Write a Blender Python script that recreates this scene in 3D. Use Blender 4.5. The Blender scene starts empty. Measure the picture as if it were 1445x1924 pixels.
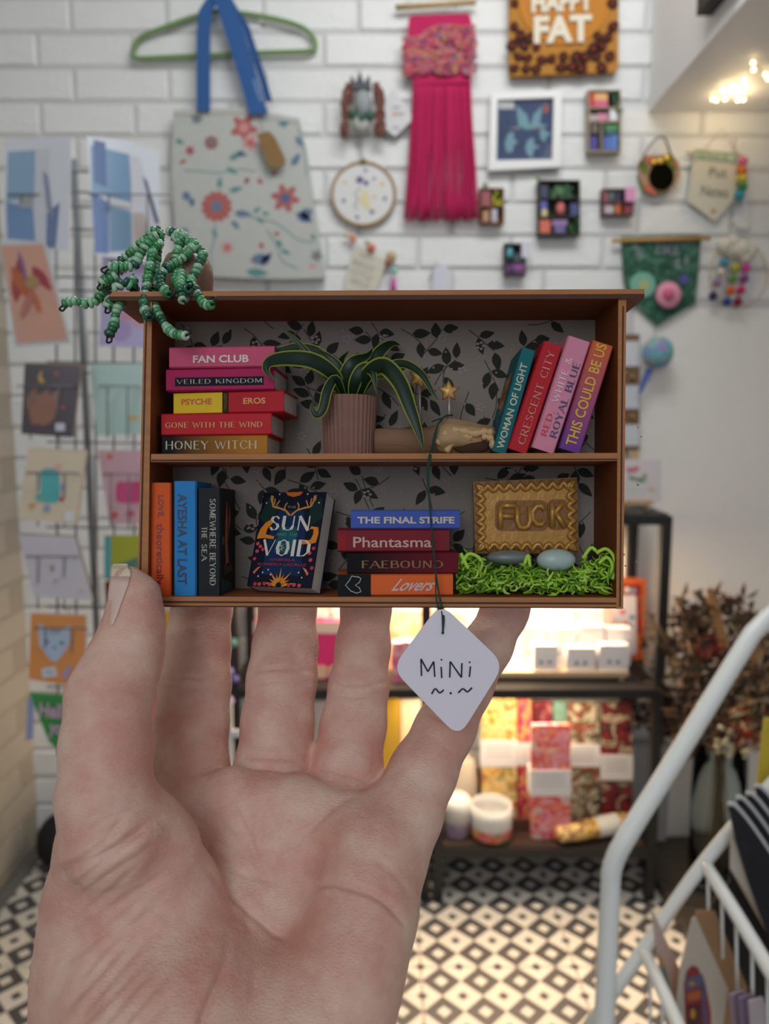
import bpy, math, random
import numpy as np
from mathutils import Vector, Matrix
random.seed(7)
R = math.radians
sc = bpy.context.scene
# ------------------------------------------------------------------ camera
IW, IH, FPX = 1445.0, 1924.0, 1445.0
CX0, CY0 = IW / 2, IH / 2
PITCH = R(7.4)
CAM = Vector((0, 0, 1.15))
RT = Vector((1, 0, 0))
FW = Vector((0, math.cos(PITCH), -math.sin(PITCH)))
UP = Vector((0, math.sin(PITCH), math.cos(PITCH)))
cam = bpy.data.cameras.new('camera')
cam.sensor_fit = 'HORIZONTAL'; cam.sensor_width = 36; cam.lens = 36 * FPX / IW
cam.clip_start = 0.01; cam.clip_end = 50
cam.dof.use_dof = True; cam.dof.focus_distance = 0.224; cam.dof.aperture_fstop = 18
camo = bpy.data.objects.new('camera', cam); sc.collection.objects.link(camo)
camo.location = CAM; camo.rotation_euler = (math.pi / 2 - PITCH, 0, 0)
sc.camera = camo
# ------------------------------------------------------------------ world, lights, exposure
sc.view_settings.view_transform = 'Standard'; sc.view_settings.look = 'None'
sc.view_settings.gamma = 1; sc.view_settings.use_curve_mapping = False
sc.view_settings.exposure = 0.0
w = bpy.data.worlds.new('world'); sc.world = w; w.use_nodes = True
w.node_tree.nodes['Background'].inputs[0].default_value = (0.80, 0.87, 1.0, 1)
w.node_tree.nodes['Background'].inputs[1].default_value = 0.38
def light(name, kind, loc, target, energy, color, size=0.5, size_y=None, **kw):
    l = bpy.data.lights.new(name, kind); l.energy = energy; l.color = color
    if kind == 'AREA':
        l.size = size
        if size_y: l.shape = 'RECTANGLE'; l.size_y = size_y
    else: l.shadow_soft_size = size
    for k, v in kw.items(): setattr(l, k, v)
    o = bpy.data.objects.new(name, l); sc.collection.objects.link(o)
    o.location = loc
    o.rotation_euler = (Vector(target) - Vector(loc)).to_track_quat('-Z', 'Y').to_euler()
    return o
# shop window behind the photographer (daylight), ceiling panels, lamp in the rack
light('window_daylight', 'AREA', (-0.9, -1.6, 2.0), (0, 1.0, 1.1), 29, (0.86, 0.93, 1.0), 2.0, 1.5)
light('ceiling_panel', 'AREA', (0.30, 0.95, 2.52), (0.35, 1.6, 1.3), 15, (1.0, 0.985, 0.95), 1.0, 0.5)
light('rack_lamp', 'AREA', (0.20, 1.78, 0.865), (0.20, 1.80, 0.0), 13.0, (1.0, 0.70, 0.42), 0.40, 0.12)
light('rack_spot', 'AREA', (0.28, 1.722, 0.497), (0.28, 1.62, 0.0), 2.2, (1.0, 0.76, 0.50), 0.44, 0.02)
# ------------------------------------------------------------------ helpers
def C(px, py, d):
    "point at axial depth d seen at pixel px,py"
    return CAM + FW * d + RT * ((px - CX0) * d / FPX) - UP * ((py - CY0) * d / FPX)
def ray(px, py): return FW + RT * ((px - CX0) / FPX) - UP * ((py - CY0) / FPX)
def W(px, py, Y):
    r = ray(px, py); return CAM + r * (Y / r.y)
def Zf(px, py, z=0.0):
    r = ray(px, py); return CAM + r * ((z - CAM.z) / r.z)
class Plane:
    "a real plane; p() gives the point of it under a pixel, n points to the viewer's side"
    def __init__(s, o, n): s.o = Vector(o); s.n = Vector(n).normalized()
    def p(s, px, py, off=0.0):
        r = ray(px, py); t = (s.o + s.n * off - CAM).dot(s.n) / r.dot(s.n)
        return CAM + r * t
def wall(Y): return Plane((0, Y, 1), (0, -1, 0))
def held(d): return Plane(CAM + FW * d, -FW)
def turned(o, yaw, tilt=0):
    n = Matrix.Rotation(R(yaw), 3, 'Z') @ (Matrix.Rotation(R(tilt), 3, 'X') @ Vector((0, -1, 0)))
    return Plane(o, n)
def lin(c):
    return tuple(((v / 255) / 12.92 if v / 255 <= .04045 else ((v / 255 + .055) / 1.055) ** 2.4) for v in c)
MATS = {}
def M(c, rough=.6, metal=0, emit=0, key=None, var=0, vs=40, bump=0, bs=200, c2=None, sss=0, sheen=0, trans=0, coat=0, stretch=None, spec=.5, ior=None):
    k = (tuple(c), rough, metal, emit, var, vs, bump, bs, tuple(c2) if c2 else None, sss, sheen, trans, coat, stretch, spec)
    if k in MATS: return MATS[k]
    m = bpy.data.materials.new('material'); m.use_nodes = True
    nt = m.node_tree; b = nt.nodes['Principled BSDF']; N = nt.nodes.new; L = nt.links.new
    col = lin(c) + (1,)
    b.inputs['Base Color'].default_value = col; b.inputs['Roughness'].default_value = rough
    b.inputs['Metallic'].default_value = metal; b.inputs['Specular IOR Level'].default_value = spec
    if coat: b.inputs['Coat Weight'].default_value = coat
    if trans: b.inputs['Transmission Weight'].default_value = trans
    if ior: b.inputs['IOR'].default_value = ior
    if sheen: b.inputs['Sheen Weight'].default_value = sheen
    if sss:
        b.inputs['Subsurface Weight'].default_value = sss; b.inputs['Subsurface Radius'].default_value = (1, .35, .2)
        b.inputs['Subsurface Scale'].default_value = .004
    if emit:
        b.inputs['Emission Color'].default_value = col; b.inputs['Emission Strength'].default_value = emit
    if var or bump:
        tc = N('ShaderNodeTexCoord'); mp = N('ShaderNodeMapping'); L(tc.outputs['Object'], mp.inputs[0])
        if stretch: mp.inputs['Scale'].default_value = stretch
    if var:
        nz = N('ShaderNodeTexNoise'); nz.inputs['Scale'].default_value = vs; nz.inputs['Detail'].default_value = 5
        L(mp.outputs[0], nz.inputs['Vector'])
        rp = N('ShaderNodeValToRGB'); rp.color_ramp.elements[0].position = .5 - .25 / max(var, .3); rp.color_ramp.elements[1].position = .5 + .25 / max(var, .3)
        cc = lin(c2) if c2 else tuple(v * (1 - var) for v in lin(c))
        rp.color_ramp.elements[0].color = cc + (1,); rp.color_ramp.elements[1].color = col
        L(nz.outputs[0], rp.inputs[0]); L(rp.outputs[0], b.inputs['Base Color'])
    if bump:
        n2 = N('ShaderNodeTexNoise'); n2.inputs['Scale'].default_value = bs; n2.inputs['Detail'].default_value = 4
        L(mp.outputs[0], n2.inputs['Vector'])
        bp = N('ShaderNodeBump'); bp.inputs['Strength'].default_value = bump; bp.inputs['Distance'].default_value = .3 / bs
        L(n2.outputs[0], bp.inputs['Height']); L(bp.outputs[0], b.inputs['Normal'])
    MATS[k] = m; return m
def patterned(cols, scale, rough=.7, kind='noise'):
    "multi-coloured printed fabric"
    k = ('pat', tuple(map(tuple, cols)), scale, kind)
    if k in MATS: return MATS[k]
    m = bpy.data.materials.new('printed_fabric'); m.use_nodes = True
    nt = m.node_tree; b = nt.nodes['Principled BSDF']; b.inputs['Roughness'].default_value = rough
    N = nt.nodes.new; L = nt.links.new
    tc = N('ShaderNodeTexCoord')
    if kind == 'noise':
        nz = N('ShaderNodeTexNoise'); nz.inputs['Scale'].default_value = scale; nz.inputs['Detail'].default_value = 2; nz.inputs['Distortion'].default_value = 1.2; out = nz.outputs[0]
    else:
        nz = N('ShaderNodeTexVoronoi'); nz.inputs['Scale'].default_value = scale; out = nz.outputs['Distance']
        sp = N('ShaderNodeSeparateColor'); L(nz.outputs['Color'], sp.inputs[0]); out = sp.outputs[0]
    L(tc.outputs['Object'], nz.inputs['Vector'])
    rp = N('ShaderNodeValToRGB'); rp.color_ramp.interpolation = 'CONSTANT' if kind != 'noise' else 'LINEAR'
    e = rp.color_ramp.elements; n = len(cols)
    lo, hi = (.32, .68) if kind == 'noise' else (0, 1)
    e[0].position = lo; e[0].color = lin(cols[0]) + (1,)
    e[1].position = hi if kind == 'noise' else (n - 1) / n; e[1].color = lin(cols[-1]) + (1,)
    for i in range(1, n - 1):
        q = e.new(lo + (hi - lo) * i / (n - 1) if kind == 'noise' else i / n); q.color = lin(cols[i]) + (1,)
    L(out, rp.inputs[0]); L(rp.outputs[0], b.inputs['Base Color'])
    MATS[k] = m; return m
def gradient(c1, c2, a, bpt, rough=.4):
    "printed colour fade between two points of the thing (world positions at build time)"
    m = bpy.data.materials.new('printed_fade'); m.use_nodes = True
    nt = m.node_tree; b = nt.nodes['Principled BSDF']; b.inputs['Roughness'].default_value = .6; b.inputs['Specular IOR Level'].default_value = .15
    N = nt.nodes.new; L = nt.links.new
    g = N('ShaderNodeNewGeometry'); v = N('ShaderNodeVectorMath'); v.operation = 'SUBTRACT'; v.inputs[1].default_value = a
    L(g.outputs['Position'], v.inputs[0]); d = bpt - a
    dt = N('ShaderNodeVectorMath'); dt.operation = 'DOT_PRODUCT'; dt.inputs[1].default_value = d / d.length_squared
    L(v.outputs[0], dt.inputs[0]); rp = N('ShaderNodeValToRGB')
    rp.color_ramp.elements[0].color = lin(c1) + (1,); rp.color_ramp.elements[1].color = lin(c2) + (1,)
    L(dt.outputs['Value'], rp.inputs[0]); L(rp.outputs[0], b.inputs['Base Color'])
    return m
def tagit(o, label=None, cat=None, group=None, kind=None):
    if label: o['label'] = label
    if cat: o['category'] = cat
    if group: o['group'] = group
    if kind: o['kind'] = kind
    return o
def thing(name, label, cat, loc, group=None, kind=None):
    o = bpy.data.objects.new(name, None); sc.collection.objects.link(o); o.location = loc
    o.empty_display_size = .01
    o['base'] = tuple(loc)
    return tagit(o, label, cat, group, kind)
def base_of(o):
    return Vector(o['base']) if 'base' in o else Vector((0, 0, 0))
class B:
    def __init__(s): s.v = []; s.f = []; s.m = []; s.mats = []; s.sm = []
    def mi(s, m):
        if m not in s.mats: s.mats.append(m)
        return s.mats.index(m)
    def add(s, vs, fs, m, smooth=False):
        o = len(s.v); s.v += [Vector(v) for v in vs]; i = s.mi(m)
        for f in fs: s.f.append([a + o for a in f]); s.m.append(i); s.sm.append(smooth)
        return s
    def obox(s, o, u, v, w, m):
        "box with corner o and edge vectors"
        o = Vector(o)
        vs = [o, o + u, o + u + v, o + v, o + w, o + u + w, o + u + v + w, o + v + w]
        return s.add(vs, [(0, 3, 2, 1), (4, 5, 6, 7), (0, 1, 5, 4), (1, 2, 6, 5), (2, 3, 7, 6), (3, 0, 4, 7)], m)
    def box(s, x0, x1, y0, y1, z0, z1, m):
        return s.obox(Vector((x0, y0, z0)), Vector((x1 - x0, 0, 0)), Vector((0, y1 - y0, 0)), Vector((0, 0, z1 - z0)), m)
    def prism(s, pts, vec, m, smooth=False):
        n = len(pts); vs = list(pts) + [Vector(p) + vec for p in pts]
        s.add(vs, [tuple(range(n)), tuple(range(2 * n - 1, n - 1, -1))], m)
        o = len(s.v) - 2 * n; i = s.mi(m)
        for a in range(n):
            b = (a + 1) % n; s.f.append([o + a, o + n + a, o + n + b, o + b]); s.m.append(i); s.sm.append(smooth)
        return s
    def flat(s, pts, m): return s.add(pts, [tuple(range(len(pts)))], m)
    def slab(s, pl, px, t, m, off=0.0):
        "solid plate: outline given by pixels on plane pl, thickness t away from the viewer"
        return s.prism([pl.p(x, y, off) for x, y in px], -pl.n * t, m)
    def art(s, pl, px, m, off): return s.flat([pl.p(x, y, off) for x, y in px], m)
    def tube(s, pts, r, m, n=8, closed=False, cap=True):
        pts = [Vector(p) for p in pts]; k = len(pts); rs = r if isinstance(r, (list, tuple)) else [r] * k
        vs = []; prev = None
        for i, p in enumerate(pts):
            a = pts[i - 1] if (i or closed) else p; b = pts[(i + 1) % k] if (i < k - 1 or closed) else p
            t = (b - a).normalized() if (b - a).length > 1e-9 else Vector((0, 0, 1))
            if prev is None:
                h = Vector((0, 0, 1)) if abs(t.z) < .9 else Vector((1, 0, 0)); x = t.cross(h).normalized()
            else: x = (prev - t * prev.dot(t)).normalized()
            prev = x; y = t.cross(x)
            for j in range(n):
                q = 2 * math.pi * j / n; vs.append(p + (x * math.cos(q) + y * math.sin(q)) * rs[i])
        fs = []
        for i in range(k if closed else k - 1):
            for j in range(n):
                a = i * n + j; b = i * n + (j + 1) % n; c = ((i + 1) % k) * n + (j + 1) % n; d = ((i + 1) % k) * n + j
                fs.append((a, b, c, d))
        if cap and not closed: fs += [tuple(range(n - 1, -1, -1)), tuple((k - 1) * n + j for j in range(n))]
        return s.add(vs, fs, m, True)
    def lathe(s, o, prof, m, n=24, axis=None, ridge=None, cap=True):
        o = Vector(o); ax = Vector(axis).normalized() if axis else Vector((0, 0, 1))
        x = ax.orthogonal().normalized(); y = ax.cross(x); vs = []; fs = []
        for r, z in prof:
            for j in range(n):
                q = 2 * math.pi * j / n; rr = r * (1 + (ridge if ridge and j % 2 else 0))
                vs.append(o + ax * z + (x * math.cos(q) + y * math.sin(q)) * rr)
        for i in range(len(prof) - 1):
            for j in range(n):
                fs.append((i * n + j, i * n + (j + 1) % n, (i + 1) * n + (j + 1) % n, (i + 1) * n + j))
        if cap: fs += [tuple(range(n - 1, -1, -1)), tuple((len(prof) - 1) * n + j for j in range(n))]
        return s.add(vs, fs, m, not ridge)
    def ball(s, o, r, m, n=10, k=6, sc3=(1, 1, 1), rot=None):
        o = Vector(o); vs = [Vector((0, 0, -1))]; fs = []
        for i in range(1, k):
            q = math.pi * i / k - math.pi / 2
            for j in range(n):
                a = 2 * math.pi * j / n; vs.append(Vector((math.cos(q) * math.cos(a), math.cos(q) * math.sin(a), math.sin(q))))
        vs.append(Vector((0, 0, 1)))
        for j in range(n): fs.append((0, 1 + (j + 1) % n, 1 + j)); fs.append((len(vs) - 1, 1 + (k - 2) * n + j, 1 + (k - 2) * n + (j + 1) % n))
        for i in range(k - 2):
            for j in range(n): fs.append((1 + i * n + j, 1 + i * n + (j + 1) % n, 1 + (i + 1) * n + (j + 1) % n, 1 + (i + 1) * n + j))
        vv = []
        for v in vs:
            v = Vector((v.x * sc3[0], v.y * sc3[1], v.z * sc3[2])) * r
            if rot: v = rot @ v
            vv.append(o + v)
        return s.add(vv, fs, m, True)
    def ribbon(s, pts, wv, t, m):
        "strap through points, half-width vectors wv, thickness vector t"
        for i in range(len(pts) - 1):
            a, b = Vector(pts[i]), Vector(pts[i + 1]); wa, wb = Vector(wv[i]), Vector(wv[i + 1])
            s.prism([a - wa, a + wa, b + wb, b - wb], t, m)
        return s
    def build(s, name, parent=None, label=None, cat=None, group=None, kind=None, fix=True):
        me = bpy.data.meshes.new(name)
        if parent is not None:
            off = base_of(parent)
        elif s.v and cat:
            xs = [v.x for v in s.v]; ys = [v.y for v in s.v]; zs = [v.z for v in s.v]
            off = Vector(((min(xs) + max(xs)) / 2, (min(ys) + max(ys)) / 2, min(zs)))
        else: off = Vector((0, 0, 0))
        me.from_pydata([v - off for v in s.v], [], s.f)
        for m in s.mats: me.materials.append(m)
        me.polygons.foreach_set('material_index', s.m); me.polygons.foreach_set('use_smooth', s.sm)
        me.update()
        if fix:
            import bmesh
            bm = bmesh.new(); bm.from_mesh(me); bmesh.ops.recalc_face_normals(bm, faces=bm.faces[:]); bm.to_mesh(me); bm.free()
        o = bpy.data.objects.new(name, me); sc.collection.objects.link(o)
        if parent is not None:
            o.parent = parent
            if parent.type == 'MESH' or parent.parent is not None: pass
        else: o.location = off
        o['base'] = tuple(off)
        return tagit(o, label, cat, group, kind)
def rect(x0, y0, x1, y1): return [(x0, y0), (x1, y0), (x1, y1), (x0, y1)]
def ell(cx, cy, rx, ry=None, n=16, a=0):
    ry = ry or rx; ca, sa = math.cos(a), math.sin(a); o = []
    for i in range(n):
        q = 2 * math.pi * i / n; x = rx * math.cos(q); y = ry * math.sin(q); o.append((cx + x * ca - y * sa, cy + x * sa + y * ca))
    return o
def leafp(x, y, L, w, a, n=5):
    ca, sa = math.cos(a), math.sin(a); o = []
    up = [(i / n, math.sin(math.pi * (i / n) ** .8)) for i in range(n + 1)]
    for t, h in up: o.append((t * L, h * w / 2))
    for t, h in up[-2:0:-1]: o.append((t * L, -h * w / 2))
    return [(x + u * ca - v * sa, y + u * sa + v * ca) for u, v in o]
def starp(cx, cy, r, ri, n=5, a=-math.pi / 2):
    return [(cx + (r if i % 2 == 0 else ri) * math.cos(a + math.pi * i / n), cy + (r if i % 2 == 0 else ri) * math.sin(a + math.pi * i / n)) for i in range(2 * n)]
def linep(pts, w):
    "thick polyline as quads"
    out = []
    for (x0, y0), (x1, y1) in zip(pts, pts[1:]):
        d = math.hypot(x1 - x0, y1 - y0) or 1; nx, ny = -(y1 - y0) / d * w / 2, (x1 - x0) / d * w / 2
        out.append([(x0 + nx, y0 + ny), (x1 + nx, y1 + ny), (x1 - nx, y1 - ny), (x0 - nx, y0 - ny)])
    return out
def curvepts(pts, n=8):
    "catmull-rom through points (any dimension tuples)"
    P = [Vector(p) for p in pts]; P = [P[0] * 2 - P[1]] + P + [P[-1] * 2 - P[-2]]; out = []
    for i in range(1, len(P) - 2):
        for k in range(n):
            t = k / n; a, b, c, d = P[i - 1:i + 3]
            out.append(.5 * ((2 * b) + (c - a) * t + (2 * a - 5 * b + 4 * c - d) * t * t + (3 * b - a - 3 * c + d) * t ** 3))
    out.append(P[-2]); return out
TXT = {}
def textmesh(body, bold=0.0):
    k = (body, bold)
    if k in TXT: return TXT[k]
    cu = bpy.data.curves.new('t', 'FONT'); cu.body = body; cu.resolution_u = 3; cu.offset = bold; cu.fill_mode = 'FRONT'
    ob = bpy.data.objects.new('t', cu); sc.collection.objects.link(ob)
    bpy.context.view_layer.update()
    me = ob.evaluated_get(bpy.context.evaluated_depsgraph_get()).to_mesh()
    vs = [(v.co.x, v.co.y) for v in me.vertices]; fs = [tuple(p.vertices) for p in me.polygons]
    bpy.data.objects.remove(ob); bpy.data.curves.remove(cu)
    x0 = min(v[0] for v in vs); x1 = max(v[0] for v in vs); y0 = min(v[1] for v in vs); y1 = max(v[1] for v in vs)
    vs = [((x - x0) / (x1 - x0) - .5, (y - y0) / (y1 - y0) - .5) for x, y in vs]
    TXT[k] = (vs, fs); return TXT[k]
# strokes of a high-contrast serif alphabet, unit box 1 x 1
SER = {
 'A': (.8, [[(0, 0), (.4, 1)], [(.4, 1), (.8, 0)], [(.16, .38), (.64, .38)]]), 'B': (.7, [[(.1, 0), (.1, 1)], [(.1, 1), (.5, .97), (.58, .77), (.5, .56), (.1, .53)], [(.1, .53), (.6, .5), (.68, .27), (.6, .03), (.1, 0)]]),
 'C': (.75, [[(.72, .8), (.55, .99), (.3, .97), (.08, .7), (.08, .3), (.3, .03), (.55, .01), (.72, .2)]]),
 'D': (.8, [[(.1, 0), (.1, 1)], [(.1, 1), (.45, .98), (.72, .75), (.72, .25), (.45, .02), (.1, 0)]]),
 'E': (.65, [[(.1, 0), (.1, 1)], [(.1, 1), (.6, 1)], [(.1, .52), (.5, .52)], [(.1, 0), (.62, 0)]]), 'F': (.6, [[(.1, 0), (.1, 1)], [(.1, 1), (.58, 1)], [(.1, .52), (.48, .52)]]),
 'G': (.8, [[(.72, .8), (.55, .99), (.3, .97), (.08, .7), (.08, .3), (.3, .03), (.55, .01), (.7, .12), (.7, .45), (.48, .45)]]),
 'H': (.8, [[(.1, 0), (.1, 1)], [(.7, 0), (.7, 1)], [(.1, .52), (.7, .52)]]), 'I': (.3, [[(.15, 0), (.15, 1)]]),
 'K': (.75, [[(.1, 0), (.1, 1)], [(.65, 1), (.12, .45)], [(.28, .58), (.72, 0)]]), 'L': (.6, [[(.1, 0), (.1, 1)], [(.1, 0), (.58, 0)]]),
 'M': (.95, [[(.1, 0), (.1, 1)], [(.1, 1), (.47, .1), (.85, 1)], [(.85, 1), (.85, 0)]]), 'N': (.8, [[(.1, 0), (.1, 1)], [(.1, 1), (.7, 0)], [(.7, 0), (.7, 1)]]),
 'O': (.85, [[(.42, 1), (.16, .87), (.06, .5), (.16, .13), (.42, 0), (.68, .13), (.78, .5), (.68, .87), (.42, 1)]]),
 'P': (.65, [[(.1, 0), (.1, 1)], [(.1, 1), (.5, .98), (.6, .75), (.5, .5), (.1, .46)]]), 'R': (.75, [[(.1, 0), (.1, 1)], [(.1, 1), (.5, .98), (.6, .76), (.5, .54), (.1, .5)], [(.35, .5), (.72, 0)]]),
 'S': (.6, [[(.52, .82), (.35, .99), (.15, .93), (.08, .75), (.2, .58), (.45, .43), (.53, .23), (.42, .05), (.2, .01), (.06, .2)]]),
 'T': (.7, [[(.35, 0), (.35, 1)], [(.02, 1), (.68, 1)]]), 'U': (.8, [[(.1, 1), (.1, .3), (.2, .06), (.4, 0), (.6, .06), (.7, .3), (.7, 1)]]),
 'V': (.8, [[(.02, 1), (.4, 0)], [(.4, 0), (.78, 1)]]), 'W': (1.1, [[(.02, 1), (.3, 0)], [(.3, 0), (.55, .9)], [(.55, .9), (.8, 0)], [(.8, 0), (1.08, 1)]]),
 'X': (.75, [[(.05, 1), (.7, 0)], [(.7, 1), (.05, 0)]]), 'Y': (.75, [[(.02, 1), (.37, .48)], [(.37, .48), (.72, 1)], [(.37, .48), (.37, 0)]]), 'Z': (.65, [[(.05, 1), (.6, 1)], [(.6, 1), (.05, 0)], [(.05, 0), (.62, 0)]]),
 ' ': (.4, []), '&': (.8, [[(.75, 0), (.2, .75), (.3, .98), (.5, .9), (.45, .65), (.12, .35), (.1, .1), (.35, 0), (.7, .4)]]), ',': (.25, [[(.12, .06), (.05, -.15)]]),
 'i': (.25, [[(.12, 0), (.12, .62)], [(.12, .8), (.12, .9)]]), '~': (.6, [[(0, .4), (.15, .58), (.32, .45), (.5, .62)]]), '.': (.3, [[(.1, .45), (.14, .5)]]),
}
def serifmesh(body, thick=.17, thin=.05, serif=True, gap=.14):
    k = (body, thick, thin, serif, gap)
    if k in TXT: return TXT[k]
    vs = []; fs = []; x = 0
    def quad(q): n = len(vs); vs.extend(q); fs.append((n, n + 1, n + 2, n + 3))
    for ch in body:
        wd, st = SER[ch]
        for s in st:
            for (x0, y0), (x1, y1) in zip(s, s[1:]):
                d = math.hypot(x1 - x0, y1 - y0) or 1; ux, uy = (x1 - x0) / d, (y1 - y0) / d
                # thick on verticals and on falling diagonals
                fall = max(0, -ux * uy) * 2
                wv = thin + (thick - thin) * min(1, max(abs(uy) ** 3 if len(s) > 2 or abs(ux) < .1 else fall, .0)) * 1
                if abs(ux) < .05: wv = thick if not (ch in 'NM' and x0 < .2) and not (ch in 'N' or (ch == 'U' and x0 > .5)) else thin * 1.6
                hx, hy = -uy * wv / 2, ux * wv / 2; e = wv * .12
                quad([(x + x0 + hx - ux * e, y0 + hy - uy * e), (x + x1 + hx + ux * e, y1 + hy + uy * e), (x + x1 - hx + ux * e, y1 - hy + uy * e), (x + x0 - hx - ux * e, y0 - hy - uy * e)])
            if serif and ch not in 'COSGi~.,&':
                for (sx, sy) in (s[0], s[-1]):
                    if sy in (0, 1) and abs(s[0][1] - s[-1][1]) > .6:
                        quad([(x + sx - .12, sy - .03), (x + sx + .12, sy - .03), (x + sx + .12, sy + .03), (x + sx - .12, sy + .03)])
        x += wd + gap
    x0 = min(v[0] for v in vs); x1 = max(v[0] for v in vs); y0 = min(v[1] for v in vs); y1 = max(v[1] for v in vs)
    vs = [((a - x0) / (x1 - x0) - .5, (b - y0) / (y1 - y0) - .5) for a, b in vs]
    TXT[k] = (vs, fs); return TXT[k]
def put(b, tm, o, u, v, m, shear=0.0):
    "lay unit lettering tm on the plane o + x*u + y*v"
    vs, fs = tm
    b.add([Vector(o) + u * (x + shear * y) + v * y for x, y in vs], fs, m)
def puttext(b, tm, pl, x0, y0, x1, y1, m, off=.0004, ang=0):
    "lettering fitted into a pixel box on a plane"
    cx, cy = (x0 + x1) / 2, (y0 + y1) / 2; wd, ht = x1 - x0, y1 - y0; vs, fs = tm; ca, sa = math.cos(ang), math.sin(ang)
    b.add([pl.p(cx + x * wd * ca + y * ht * sa, cy + x * wd * sa - y * ht * ca, off) for x, y in vs], fs, m)
# ================================================================== THE SETTING
YW = 1.95; XL = -0.935
white_paint = M((228, 231, 232), .55, var=.10, vs=9, bump=.5, bs=55)
mortar = M((206, 207, 208), .8, var=.15, vs=20)
plaster = M((234, 233, 230), .75, var=.05, vs=4, bump=.2, bs=40)
b = B(); b.box(XL - .1, 1.45, YW - .0035, YW + .12, 0, 2.6, mortar); wall_back = b.build('wall_back', kind='structure')
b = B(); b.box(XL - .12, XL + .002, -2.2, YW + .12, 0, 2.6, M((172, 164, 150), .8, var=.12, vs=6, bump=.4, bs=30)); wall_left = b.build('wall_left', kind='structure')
b = B(); b.box(1.36, 1.46, -2.2, YW + .12, 0, 2.6, plaster); b.build('wall_right', kind='structure')
b = B(); b.box(XL - .12, 1.46, -2.2, YW + .12, 2.6, 2.68, M((232, 232, 230), .8)); b.build('ceiling', kind='structure')
b = B(); b.box(XL - .1, 1.45, -2.2, YW + .12, -.05, -.0045, M((120, 116, 110), .9)); floor = b.build('floor', kind='structure')
# smooth plastered lower part of the back wall on the right
zpl = W(1300, 580, YW).z; xpl = W(1186, 700, YW).x
b = B(); b.box(xpl, 1.36, YW - .010, YW - .0035, 0, zpl, plaster); b.build('plaster_panel', parent=wall_back)
# one brick mesh, shared
def brick_mesh(L, H, T, seed):
    import bmesh
    rnd = random.Random(seed); bm = bmesh.new(); bmesh.ops.create_cube(bm, size=1)
    for v in bm.verts: v.co = Vector((v.co.x * L, v.co.y * T, v.co.z * H))
    bmesh.ops.bevel(bm, geom=[e for e in bm.edges], offset=.006, segments=1, profile=.6, affect='EDGES')
    for v in bm.verts: v.co += Vector((rnd.uniform(-.001, .001), rnd.uniform(-.0012, .0012), rnd.uniform(-.001, .001)))
    me = bpy.data.meshes.new('brick'); bm.to_mesh(me); bm.free(); me.materials.append(white_paint); return me
BP, RP, Z0 = .226, .0772, 1.728 - 22 * .0772
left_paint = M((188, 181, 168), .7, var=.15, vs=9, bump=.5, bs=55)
bms = [brick_mesh(BP - .0055, RP - .005, .016, s) for s in range(5)]
bml = []
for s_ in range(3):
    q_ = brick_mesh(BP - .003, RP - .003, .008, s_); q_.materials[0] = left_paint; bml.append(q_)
rnd = random.Random(3)
for r in range(0, 31):
    z = Z0 + (r + .5) * RP
    if z < .03 or z > 2.42: continue
    n0 = XL - (BP / 2 if r % 2 else .03)
    for i in range(11):
        x = n0 + BP * (i + .5)
        if x + BP / 2 < XL + .01: continue
        if x > 1.12 or (x > xpl - .02 and z < zpl + .02): continue
        if z < .2 and x > -.3 and x < .6: continue
        o = bpy.data.objects.new('brick', bms[rnd.randrange(5)]); sc.collection.objects.link(o)
        o.location = (x, YW + rnd.uniform(-.0015, .0015), z); o.rotation_euler = (rnd.uniform(-.01, .01), 0, rnd.uniform(-.004, .004)); o.parent = wall_back
    # the corner bricks of the left wall
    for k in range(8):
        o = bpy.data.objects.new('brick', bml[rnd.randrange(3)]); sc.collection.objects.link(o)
        o.location = (XL, YW - .02 - BP * (k + .5) + (BP / 2 if r % 2 else 0) - .06, z); o.rotation_euler = (0, 0, math.pi / 2); o.parent = wall_left
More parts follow.
